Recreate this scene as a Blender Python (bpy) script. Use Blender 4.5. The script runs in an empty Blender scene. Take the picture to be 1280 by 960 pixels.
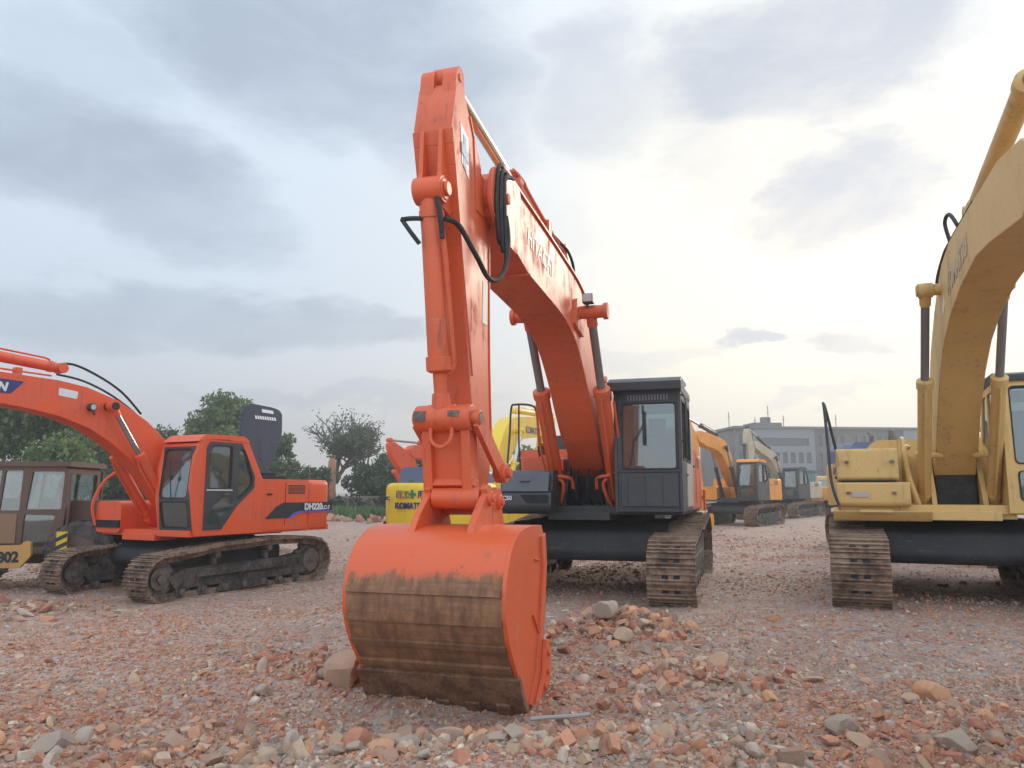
import bpy, math, random
import numpy as np
from mathutils import Vector, Matrix
from mathutils.geometry import tessellate_polygon
R=math.radians
random.seed(7); rng=np.random.default_rng(11)
S=bpy.context.scene
COL=S.collection
# ------------------------------------------------------------------ camera
cd=bpy.data.cameras.new('camera'); cam=bpy.data.objects.new('camera',cd); COL.objects.link(cam)
cam.location=(0,0,1.5); cam.rotation_euler=(R(98.0),0,0)
cd.sensor_width=36; cd.lens=36*960/1280; cd.clip_end=3000; cd.clip_start=.05
cd.dof.use_dof=False
S.camera=cam
S.view_settings.view_transform='Standard'; S.view_settings.look='None'; S.view_settings.gamma=1
S.view_settings.use_curve_mapping=False
S.view_settings.exposure=0.27
SUN_AZ,SUN_EL=34,20      # to the right of the view direction, low behind the cloud
# ------------------------------------------------------------------ node helper
class NT:
    def __init__(s,tree): s.t=tree; s.n=tree.nodes; s.l=tree.links
    def add(s,typ,**kw):
        n=s.n.new(typ)
        for k,v in kw.items(): setattr(n,k,v)
        return n
    def put(s,sock,v):
        if isinstance(v,bpy.types.NodeSocket): s.l.new(v,sock)
        elif v is not None:
            try: sock.default_value=v
            except Exception: sock.default_value=tuple(v)+(1,)
    def m(s,op,a,b=None,c=None,clamp=False):
        n=s.add('ShaderNodeMath',operation=op,use_clamp=clamp)
        for i,v in enumerate((a,b,c)):
            if v is not None: s.put(n.inputs[i],v)
        return n.outputs[0]
    def vm(s,op,a,b=None,sc=None):
        n=s.add('ShaderNodeVectorMath',operation=op)
        s.put(n.inputs[0],a)
        if b is not None: s.put(n.inputs[1],b)
        if sc is not None: s.put(n.inputs['Scale'],sc)
        return n
    def mix(s,f,a,b,blend='MIX'):
        n=s.add('ShaderNodeMix',data_type='RGBA',blend_type=blend)
        s.put(n.inputs[0],f)
        for i,v in ((6,a),(7,b)):
            if isinstance(v,bpy.types.NodeSocket): s.l.new(v,n.inputs[i])
            else: n.inputs[i].default_value=(v[0],v[1],v[2],1)
        return n.outputs[2]
    def noise(s,scale,detail=4,rough=.55,vec=None,dist=0):
        n=s.add('ShaderNodeTexNoise'); n.inputs['Scale'].default_value=scale
        n.inputs['Detail'].default_value=detail; n.inputs['Roughness'].default_value=rough
        n.inputs['Distortion'].default_value=dist
        if vec is not None: s.l.new(vec,n.inputs['Vector'])
        return n
    def mapr(s,v,a,b,c=0,d=1,smooth=True):
        n=s.add('ShaderNodeMapRange',interpolation_type='SMOOTHSTEP' if smooth else 'LINEAR')
        s.put(n.inputs[0],v)
        for i,x in zip((1,2,3,4),(a,b,c,d)): n.inputs[i].default_value=x
        return n.outputs[0]
# ------------------------------------------------------------------ world (overcast evening sky)
def pxdir(px,py):
    p=R(8); v=Vector((1,0,0))*((px-640)/960)+Vector((0,-math.sin(p),math.cos(p)))*((480-py)/960)+Vector((0,math.cos(p),math.sin(p)))
    return v.normalized()
W=bpy.data.worlds.new('World'); S.world=W; W.use_nodes=True
w=NT(W.node_tree); w.n.clear()
out=w.add('ShaderNodeOutputWorld'); bg=w.add('ShaderNodeBackground'); bg.inputs[1].default_value=.1
w.l.new(bg.outputs[0],out.inputs[0])
sky=w.add('ShaderNodeTexSky',sky_type='NISHITA',sun_disc=False)
sky.sun_elevation=R(SUN_EL); sky.sun_rotation=R(SUN_AZ); sky.altitude=50
tc=w.add('ShaderNodeTexCoord'); D=w.vm('NORMALIZE',tc.outputs['Generated']).outputs[0]
sep=w.add('ShaderNodeSeparateXYZ'); w.l.new(D,sep.inputs[0])
X,Y,Z=sep.outputs
# slightly flattened noise space so that clouds stretch sideways
flat=w.vm('MULTIPLY',D,(1,1,2.3)).outputs[0]
nz1=w.noise(3.2,6,.6,flat,.3); nz2=w.noise(9,5,.6,flat,.2)
wv=w.vm('SUBTRACT',nz1.outputs['Color'],(.5,.5,.5)).outputs[0]
wv2=w.vm('SUBTRACT',nz2.outputs['Color'],(.5,.5,.5)).outputs[0]
wsep=w.add('ShaderNodeSeparateXYZ'); w.l.new(w.vm('ADD',w.vm('SCALE',wv,sc=.30).outputs[0],w.vm('SCALE',wv2,sc=.13).outputs[0]).outputs[0],wsep.inputs[0])
az0=w.m('ARCTAN2',X,Y); el0=w.m('ARCSINE',Z)
az=w.m('ADD',az0,wsep.outputs[0]); el=w.m('ADD',el0,w.m('MULTIPLY',wsep.outputs[1],.55))
def blob(px,py,rx,ry,st,rot=0):
    d=pxdir(px,py); a=math.atan2(d.x,d.y); e=math.asin(d.z)
    ra=rx/960*.85; re=ry/960*.85; c,s_=math.cos(R(rot)),math.sin(R(rot))
    da=w.m('SUBTRACT',az,a); de=w.m('SUBTRACT',el,e)
    u=w.m('ADD',w.m('MULTIPLY',da,c/ra),w.m('MULTIPLY',de,s_/ra))
    v=w.m('ADD',w.m('MULTIPLY',da,-s_/re),w.m('MULTIPLY',de,c/re))
    q=w.m('ADD',w.m('MULTIPLY',u,u),w.m('MULTIPLY',v,v))
    return w.mapr(q,1.35,.15,0,st)
dark=None
for b in [(400,50,360,150,1.0,-8),(120,205,270,90,.9,-14),(560,170,130,90,.6,0),(740,110,130,120,.6,0),(1010,80,280,110,1.0,0),(1065,238,165,75,1.0,8),
          (250,405,360,48,.8,2),(480,410,110,36,.7,0),(903,441,66,22,1.0,6),(1036,437,74,26,1.0,0),(1245,180,60,70,.5,0),
          (430,505,240,18,.45,0),(1040,507,80,14,.5,5),(790,455,110,22,.4,0),(640,300,110,60,.15,0),(880,190,110,90,.5,0),(60,60,140,80,.45,0)]:
    o=blob(*b); dark=o if dark is None else w.m('MAXIMUM',dark,o)
gen=w.mapr(w.noise(2.1,6,.6,flat,.2).outputs[0],.48,.66,0,.55)
out_view=w.mapr(Y,.72,.4,0,1)
dark=w.m('MAXIMUM',dark,w.m('MULTIPLY',gen,out_view))
tex=w.mapr(w.noise(5.5,6,.62,flat,.4).outputs[0],.3,.7,.72,1.12)
dark=w.m('MULTIPLY',dark,tex,clamp=True)
gd=pxdir(1010,345)
dt=w.vm('DOT_PRODUCT',D,(gd.x,gd.y,gd.z)).outputs['Value']; dt=w.m('MAXIMUM',dt,0)
g=w.m('POWER',dt,13); g2=w.m('POWER',dt,60)
base=w.mix(g,(.64,.75,.88),(1.02,.95,.80))
low=w.mapr(el0,.24,.0,0,1)
base=w.mix(w.m('MULTIPLY',low,.9),base,w.mix(w.m('POWER',dt,6),(.72,.725,.76),(1.12,.86,.52)))
base=w.mix(w.m('MULTIPLY',g2,.8),base,(1.35,1.18,.86))
dcol=w.mix(g,(.35,.43,.545),(.50,.53,.60))
cl=w.mix(dark,base,dcol)
lift=w.m('ADD',1,w.m('ADD',w.m('MULTIPLY',w.mapr(Z,.6,.95),.5),w.m('MULTIPLY',w.mapr(Y,.2,-.6),.75)))  # extra sky brightness added overhead and behind the camera to light front faces
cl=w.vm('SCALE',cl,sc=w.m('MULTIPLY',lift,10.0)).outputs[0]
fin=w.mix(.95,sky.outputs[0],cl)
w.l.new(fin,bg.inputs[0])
# ------------------------------------------------------------------ sun through cloud
sl=bpy.data.lights.new('sun','SUN'); sl.energy=1.5; sl.angle=R(11); sl.color=(1,.90,.74)
so=bpy.data.objects.new('sun',sl); COL.objects.link(so)
sd=Vector((math.sin(R(SUN_AZ))*math.cos(R(SUN_EL)),math.cos(R(SUN_AZ))*math.cos(R(SUN_EL)),math.sin(R(SUN_EL))))
so.rotation_euler=(-sd).to_track_quat('-Z','Y').to_euler(); so.location=(20,30,30)
S.cycles.max_bounces=6; S.cycles.transparent_max_bounces=12; S.cycles.use_denoising=True
# ------------------------------------------------------------------ materials
def mat(name): 
    m=bpy.data.materials.new(name); m.use_nodes=True; t=NT(m.node_tree); return m,t,t.n['Principled BSDF']
def bump(t,b,h,st=.3,d=.01):
    n=t.add('ShaderNodeBump'); n.inputs['Strength'].default_value=st; n.inputs['Distance'].default_value=d
    t.l.new(h,n.inputs['Height']); t.l.new(n.outputs[0],b.inputs['Normal'])
def paint(name,c,dirt=.25,rough=.42,dc=(.20,.14,.10),scale=1.0,coat=.0):
    m,t,b=mat(name); tc=t.add('ShaderNodeTexCoord').outputs['Object']
    n1=t.noise(1.7*scale,6,.65,tc).outputs[0]; n2=t.noise(14*scale,5,.6,tc).outputs[0]
    st=t.vm('MULTIPLY',tc,(9*scale,9*scale,1.1*scale)).outputs[0]; n3=t.noise(1.0,4,.6,st).outputs[0]
    fade=t.mix(t.mapr(n1,.35,.7,0,.35),c,tuple(min(1,x*.72+.06) for x in c))
    msk=t.m('MULTIPLY',t.mapr(t.m('ADD',t.m('MULTIPLY',n1,.5),t.m('MULTIPLY',n3,.5)),.50,.72,0,1),t.mapr(n2,.3,.62,.2,1))
    col=t.mix(t.m('MULTIPLY',msk,dirt),fade,dc)
    chips=t.mapr(t.noise(38*scale,3,.5,tc).outputs[0],.68,.74,0,min(.8,dirt*1.8))
    col=t.mix(chips,col,(.09,.06,.045))
    sc_=t.vm('MULTIPLY',tc,(3*scale,3*scale,40*scale)).outputs[0]; scr=t.mapr(t.noise(1.3,3,.6,sc_,1.5).outputs[0],.66,.70,0,min(.55,dirt))
    col=t.mix(scr,col,tuple(min(1,x*.6+.18) for x in c))
    run=t.vm('MULTIPLY',tc,(22*scale,22*scale,.9*scale)).outputs[0]; rn=t.m('MULTIPLY',t.mapr(t.noise(1.0,3,.5,run).outputs[0],.58,.72,0,1),t.mapr(n1,.42,.6,0,1))
    col=t.mix(t.m('MULTIPLY',rn,min(.45,dirt*.9)),col,(.10,.055,.04))
    t.l.new(col,b.inputs['Base Color']); t.l.new(t.mapr(t.m('ADD',n1,msk),.3,1.3,rough,min(.9,rough+.38)),b.inputs['Roughness'])
    b.inputs['Coat Weight'].default_value=coat
    bump(t,b,n2,.12,.004); return m
def metal(name,c,c2,rough=.75,metallic=.2,scale=6,bs=.5):
    m,t,b=mat(name); tc=t.add('ShaderNodeTexCoord').outputs['Object']
    n1=t.noise(scale,7,.65,tc).outputs[0]; n2=t.noise(scale*5,4,.6,tc).outputs[0]
    t.l.new(t.mix(t.mapr(t.m('ADD',t.m('MULTIPLY',n1,.65),t.m('MULTIPLY',n2,.35)),.38,.62),c,c2),b.inputs['Base Color'])
    b.inputs['Roughness'].default_value=rough; b.inputs['Metallic'].default_value=metallic
    bump(t,b,n2,bs,.01); return m
def plain(name,c,rough=.6,metallic=0,emit=None):
    m,t,b=mat(name); tc=t.add('ShaderNodeTexCoord').outputs['Object']
    n=t.noise(7,4,.6,tc).outputs[0]
    t.l.new(t.mix(t.mapr(n,.3,.7,0,.4),c,tuple(x*.75+.02 for x in c)),b.inputs['Base Color'])
    b.inputs['Roughness'].default_value=rough; b.inputs['Metallic'].default_value=metallic
    return m
def glassm(name,tint=(.62,.72,.70),amt=.62):
    m,t,b=mat(name); t.n.remove(b); o=t.n['Material Output']
    tr=t.add('ShaderNodeBsdfTransparent'); tr.inputs[0].default_value=(*tint,1)
    gl=t.add('ShaderNodeBsdfGlossy'); gl.inputs[0].default_value=(.95,.97,.97,1); gl.inputs['Roughness'].default_value=.03
    df=t.add('ShaderNodeBsdfDiffuse'); df.inputs[0].default_value=(.16,.19,.18,1)
    lw=t.add('ShaderNodeLayerWeight'); lw.inputs[0].default_value=.42
    m1=t.add('ShaderNodeMixShader'); m2=t.add('ShaderNodeMixShader'); m1.inputs[0].default_value=1-amt
    t.l.new(tr.outputs[0],m1.inputs[1]); t.l.new(df.outputs[0],m1.inputs[2])
    t.l.new(t.mapr(lw.outputs['Fresnel'],0,1,.05,.9,False),m2.inputs[0]); t.l.new(m1.outputs[0],m2.inputs[1]); t.l.new(gl.outputs[0],m2.inputs[2])
    t.l.new(m2.outputs[0],o.inputs[0]); return m
def bucketm(name,c,zt):
    # worn shell: paint survives above zt, bare rusty steel with horizontal scouring below
    m,t,b=mat(name); tc=t.add('ShaderNodeTexCoord').outputs['Object']
    sp=t.add('ShaderNodeSeparateXYZ'); t.l.new(tc,sp.inputs[0])
    n1=t.noise(4,6,.7,tc).outputs[0]; st=t.vm('MULTIPLY',tc,(7,2,2.2)).outputs[0]; n2=t.noise(1.6,7,.72,st).outputs[0]
    st2=t.vm('MULTIPLY',tc,(1.2,6,16)).outputs[0]; n4=t.noise(1.5,6,.7,st2).outputs[0]
    z=t.m('ADD',sp.outputs[2],t.m('MULTIPLY',t.m('SUBTRACT',n2,.5),.14)); z=t.m('ADD',z,t.m('MULTIPLY',t.m('SUBTRACT',n1,.5),.24))
    worn=t.mapr(z,zt+.03,zt-.06)
    n3=t.noise(22,6,.7,tc).outputs[0]
    rust=t.mix(t.mapr(n2,.36,.66),(.175,.080,.040),(.33,.165,.078))
    rust=t.mix(t.mapr(n4,.42,.68,0,.6),rust,(.12,.068,.045))
    rust=t.mix(t.mapr(n3,.55,.75,0,.55),rust,(.32,.19,.11))
    scr=t.mapr(t.noise(9,5,.7,tc).outputs[0],.60,.66,0,.75)
    pt=t.mix(t.m('MULTIPLY',scr,t.mapr(sp.outputs[2],zt+.22,zt+.02)),c,(.12,.07,.05))
    pt=t.mix(t.mapr(n1,.4,.7,0,.25),pt,tuple(x*.7+.05 for x in c))
    t.l.new(t.mix(worn,pt,rust),b.inputs['Base Color'])
    t.l.new(t.mapr(worn,0,1,.42,.72),b.inputs['Roughness']); b.inputs['Metallic'].default_value=0
    bump(t,b,t.m('ADD',n3,n4),.35,.006); return m
O1=(.68,.105,.026); O2=(.76,.092,.020)
M=dict(
 orange=paint('orange_paint',O1,.5,.44), orange2=paint('red_orange_paint',O2,.35,.42), orange3=paint('amber_paint',(.80,.30,.03),.4,.5),
 ored=paint('faded_orange_paint',(.66,.15,.05),.6,.6), yellow=paint('ochre_yellow_paint',(.64,.41,.135),.55,.55), yellow2=paint('bright_yellow_paint',(.82,.55,.02),.18,.38),
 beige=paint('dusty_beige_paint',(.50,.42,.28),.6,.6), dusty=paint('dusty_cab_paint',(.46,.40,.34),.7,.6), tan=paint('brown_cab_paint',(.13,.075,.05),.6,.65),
 tan2=paint('ochre_panel_paint',(.27,.16,.08),.7,.65),
 black=paint('charcoal_paint',(.035,.037,.042),.30,.42,(.12,.10,.085)), dark=paint('undercarriage_paint',(.022,.022,.024),.6,.6,(.12,.09,.07)),
 navy=paint('navy_hood_paint',(.012,.015,.035),.12,.6), blue=paint('slate_blue_hood_paint',(.10,.14,.23),.4,.45),
 rust=metal('rusty_track_steel',(.10,.058,.038),(.32,.215,.145),.85,.05,2.6), steel=metal('worn_steel',(.10,.085,.075),(.22,.18,.15),.6,.4,8),
 frame=metal('dusty_track_frame',(.028,.025,.024),(.13,.10,.08),.75,.1,4), rod=plain('cylinder_rod_steel',(.42,.43,.44),.22,.9), rodd=plain('dull_rod_steel',(.24,.24,.245),.4,.5),
 brass=plain('chrome_rod',(.78,.72,.62),.18,1.0),
 rubber=metal('black_rubber',(.012,.012,.013),(.035,.033,.03),.7,0,9,.2), tyre=metal('dusty_tyre_rubber',(.035,.033,.031),(.12,.10,.085),.85,0,5,.4),
 white=plain('white_lettering',(.72,.72,.70),.5), white2=plain('faded_lettering',(.78,.66,.58),.55), ink=plain('dark_blue_lettering',(.03,.035,.16),.5), black_ink=plain('black_lettering',(.02,.02,.025),.5),
 blue_ink=plain('blue_stripe',(.10,.10,.55),.5), green_ink=plain('green_lettering',(.01,.20,.13),.5), fade_blue=plain('faded_blue_print',(.16,.30,.42),.5), slot=plain('dark_slot',(.01,.01,.012),.8),
 seat=plain('grey_seat_fabric',(.16,.12,.12),.85), glass=glassm('tinted_glass',(.70,.80,.80),.72), glass2=glassm('dusty_glass',(.85,.9,.89),.84), lamp=plain('lamp_glass',(.5,.5,.5),.2),
 hazard=plain('hazard_yellow',(.75,.50,.02),.5), greenpane=plain('green_curtain',(.08,.22,.15),.8),
)
M['lip']=metal('rusty_cutting_steel',(.11,.055,.032),(.25,.135,.075),.8,.05,7)
M['bucket']=bucketm('worn_bucket_shell',O1,.93); M['cutter']=paint('worn_orange_paint',O1,.7,.55); M['bucket_y']=bucketm('worn_yellow_bucket',(.66,.42,.10),.9)
# ------------------------------------------------------------------ mesh helper
class MB:
    def __init__(s): s.v=[]; s.f=[]
    def add(s,vs,fs):
        o=len(s.v); s.v+= [tuple(v) for v in vs]; s.f+= [tuple(i+o for i in f) for f in fs]; return s
    def box(s,x0,x1,y0,y1,z0,z1):
        vs=[(x,y,z) for z in (z0,z1) for y in (y0,y1) for x in (x0,x1)]
        return s.add(vs,[(0,2,3,1),(4,5,7,6),(0,1,5,4),(2,6,7,3),(0,4,6,2),(1,3,7,5)])
    def bar(s,p,q,w,d,up=(0,0,1)):     # rectangular bar from p to q
        p,q=Vector(p),Vector(q); t=(q-p).normalized(); u=Vector(up)
        if abs(t.dot(u))>.95: u=Vector((0,1,0))
        a=t.cross(u).normalized(); b=a.cross(t).normalized(); vs=[]
        for c in (p,q):
            for i,j in ((-1,-1),(1,-1),(1,1),(-1,1)): vs.append(c+a*(w/2*i)+b*(d/2*j))
        return s.add(vs,[(3,2,1,0),(4,5,6,7),(0,1,5,4),(1,2,6,5),(2,3,7,6),(3,0,4,7)])
    def sweep(s,poly,f0,f1):           # 2D polygon swept between two mappings
        n=len(poly); vs=[f0(*p) for p in poly]+[f1(*p) for p in poly]
        tri=tessellate_polygon([[Vector((p[0],p[1],0)) for p in poly]])
        fs=[tuple(t) for t in tri]+[tuple(i+n for i in reversed(t)) for t in tri]
        fs=[]
        area=sum(poly[i][0]*poly[(i+1)%n][1]-poly[(i+1)%n][0]*poly[i][1] for i in range(n))
        for t in tri:
            a=[poly[i] for i in t]; ar=(a[1][0]-a[0][0])*(a[2][1]-a[0][1])-(a[2][0]-a[0][0])*(a[1][1]-a[0][1])
            if ar*area<0: t=tuple(reversed(t))
            fs.append(tuple(t)); fs.append(tuple(i+n for i in reversed(t)))
        for i in range(n):
            j=(i+1)%n; fs.append((j,i,i+n,j+n))
        return s.add(vs,fs)
    def px_(s,poly,x0,x1): return s.sweep(poly,lambda y,z:(x0,y,z),lambda y,z:(x1,y,z))
    def pz_(s,poly,z0,z1): return s.sweep(poly,lambda x,y:(x,y,z0),lambda x,y:(x,y,z1))
    def py_(s,poly,y0,y1): return s.sweep(poly,lambda x,z:(x,y0,z),lambda x,z:(x,y1,z))
    def plate(s,poly,holes,f0,f1):     # plate with window holes
        loops=[poly]+holes; allp=[p for l in loops for p in l]; n=len(allp)
        tri=tessellate_polygon([[Vector((p[0],p[1],0)) for p in l] for l in loops])
        vs=[f0(*p) for p in allp]+[f1(*p) for p in allp]; fs=[]
        for t in tri: fs.append(tuple(t)); fs.append(tuple(i+n for i in reversed(t)))
        k=0
        for l in loops:
            for i in range(len(l)):
                a,b=k+i,k+(i+1)%len(l); fs.append((b,a,a+n,b+n))
            k+=len(l)
        return s.add(vs,fs)
    def tube(s,pts,r,seg=8,cap=True):
        pts=[Vector(p) for p in pts]; n=len(pts); rs=r if isinstance(r,(list,tuple)) else [r]*n
        up=None; vs=[]; fs=[]
        for i,p in enumerate(pts):
            t=(pts[min(i+1,n-1)]-pts[max(i-1,0)]).normalized()
            if up is None:
                up=Vector((0,0,1)) if abs(t.z)<.9 else Vector((1,0,0))
            a=t.cross(up).normalized(); b=a.cross(t).normalized(); up=b
            for k in range(seg):
                th=2*math.pi*k/seg; vs.append(p+a*(math.cos(th)*rs[i])+b*(math.sin(th)*rs[i]))
        for i in range(n-1):
            for k in range(seg):
                k2=(k+1)%seg; fs.append((i*seg+k,i*seg+k2,(i+1)*seg+k2,(i+1)*seg+k))
        if cap: fs.append(tuple(reversed(range(seg)))); fs.append(tuple((n-1)*seg+k for k in range(seg)))
        return s.add(vs,fs)
    def cyl(s,p,q,r,seg=16): return s.tube([p,q],r,seg)
    def cylx(s,x0,x1,y,z,r,seg=20): return s.tube([(x0,y,z),(x1,y,z)],r,seg)
    def ball(s,c,r,n=8):
        c=Vector(c); vs=[]; fs=[]
        for i in range(n+1):
            for j in range(n*2):
                a=math.pi*i/n; b=math.pi*j/n
                vs.append(c+Vector((math.sin(a)*math.cos(b),math.sin(a)*math.sin(b),math.cos(a)))*r)
        for i in range(n):
            for j in range(2*n):
                k=(j+1)%(2*n); fs.append((i*2*n+j,(i+1)*2*n+j,(i+1)*2*n+k,i*2*n+k))
        return s.add(vs,fs)
    def build(s,name,m,parent=None,bevel=0,smooth=True,fix=True):
        me=bpy.data.meshes.new(name); me.from_pydata(s.v,[],s.f); me.validate(verbose=False)
        if fix:
            import bmesh
            bm=bmesh.new(); bm.from_mesh(me); bmesh.ops.recalc_face_normals(bm,faces=bm.faces); bm.to_mesh(me); bm.free()
        me.materials.append(m); o=bpy.data.objects.new(name,me); COL.objects.link(o)
        if smooth:
            me.shade_smooth(); me.set_sharp_from_angle(angle=R(38))
        if bevel:
            b=o.modifiers.new('bevel','BEVEL'); b.width=bevel; b.segments=2; b.limit_method='ANGLE'; b.angle_limit=R(38); b.harden_normals=True
        if parent: o.parent=parent
        return o
def build2(name,items,parent=None,bevel=0):
    a=MB(); idx=[]
    for k,(mb,m) in enumerate(items):
        a.add(mb.v,mb.f); idx+=[k]*len(mb.f)
    me=bpy.data.meshes.new(name); me.from_pydata(a.v,[],a.f)
    for mb,m in items: me.materials.append(m)
    me.polygons.foreach_set('material_index',idx)
    import bmesh
    bm=bmesh.new(); bm.from_mesh(me); bmesh.ops.recalc_face_normals(bm,faces=bm.faces); bm.to_mesh(me); bm.free()
    me.shade_smooth(); me.set_sharp_from_angle(angle=R(38))
    o=bpy.data.objects.new(name,me); COL.objects.link(o)
    if bevel:
        b=o.modifiers.new('bevel','BEVEL'); b.width=bevel; b.segments=2; b.limit_method='ANGLE'; b.angle_limit=R(38); b.harden_normals=True
    if parent: o.parent=parent
    return o
def tag(o,label=None,cat=None,group=None,kind=None):
    if label: o['label']=label
    if cat: o['category']=cat
    if group: o['group']=group
    if kind: o['kind']=kind
    return o
def empty(name,loc,az=0,scale=1):
    o=bpy.data.objects.new(name,None); COL.objects.link(o); o.location=loc; o.rotation_euler=(0,0,R(-az)); o.scale=(scale,)*3; o.empty_display_size=.2
    return o
def tubes(name,runs,r,m,parent,seg=8,n=5):
    for pts in runs:
        q=MB(); q.tube(spline(pts,n),r,seg); q.build(name,m,parent)
def arc(cx,cy,r,a0,a1,n=8): return [(cx+r*math.cos(R(a0+(a1-a0)*i/n)),cy+r*math.sin(R(a0+(a1-a0)*i/n))) for i in range(n+1)]
def rnd(poly,r=.06,n=4):
    o=[]; N=len(poly)
    for i in range(N):
        p=Vector(poly[i]); a=Vector(poly[i-1]); b=Vector(poly[(i+1)%N]); rr=min(r,(a-p).length*.45,(b-p).length*.45)
        s_=p+(a-p).normalized()*rr; e=p+(b-p).normalized()*rr
        for k in range(n+1):
            t=k/n; q=s_*(1-t)**2+p*2*t*(1-t)+e*t*t; o.append((q.x,q.y))
    return o
def inset(poly,d):
    n=len(poly); c=Vector((sum(p[0] for p in poly)/n,sum(p[1] for p in poly)/n)); o=[]
    for p in poly: v=Vector(p)-c; o.append(tuple(c+v*(1-d/max(v.length,1e-3))))
    return o
def spline(pts,n=6):
    P=[Vector(p) for p in pts]; o=[]
    for i in range(len(P)-1):
        p0=P[max(i-1,0)]; p1=P[i]; p2=P[i+1]; p3=P[min(i+2,len(P)-1)]
        for k in range(n):
            t=k/n; o.append(.5*((2*p1)+(p2-p0)*t+(2*p0-5*p1+4*p2-p3)*t*t+(3*p1-p0-3*p2+p3)*t**3))
    o.append(P[-1]); return o
def text(parent,name,body,size,origin,ex,ez_up,m,bold=0,shear=0,depth=.003,sx=1):
    cu=bpy.data.curves.new('t','FONT'); cu.body=body; cu.size=size; cu.align_x='LEFT'; cu.offset=bold; cu.shear=shear; cu.extrude=depth; cu.resolution_u=3
    to=bpy.data.objects.new('t',cu); COL.objects.link(to)
    dg=bpy.context.evaluated_depsgraph_get(); me=bpy.data.meshes.new_from_object(to.evaluated_get(dg)); bpy.data.objects.remove(to)
    me.materials.clear(); me.materials.append(m); o=bpy.data.objects.new(name,me); COL.objects.link(o)
    ex=Vector(ex).normalized(); ey=Vector(ez_up); ey=(ey-ex*ey.dot(ex)).normalized(); ez=ex.cross(ey)
    mt=Matrix(((ex.x*sx,ey.x,ez.x,origin[0]),(ex.y*sx,ey.y,ez.y,origin[1]),(ex.z*sx,ey.z,ez.z,origin[2]),(0,0,0,1)))
    me.transform(mt); o.parent=parent; return o
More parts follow.
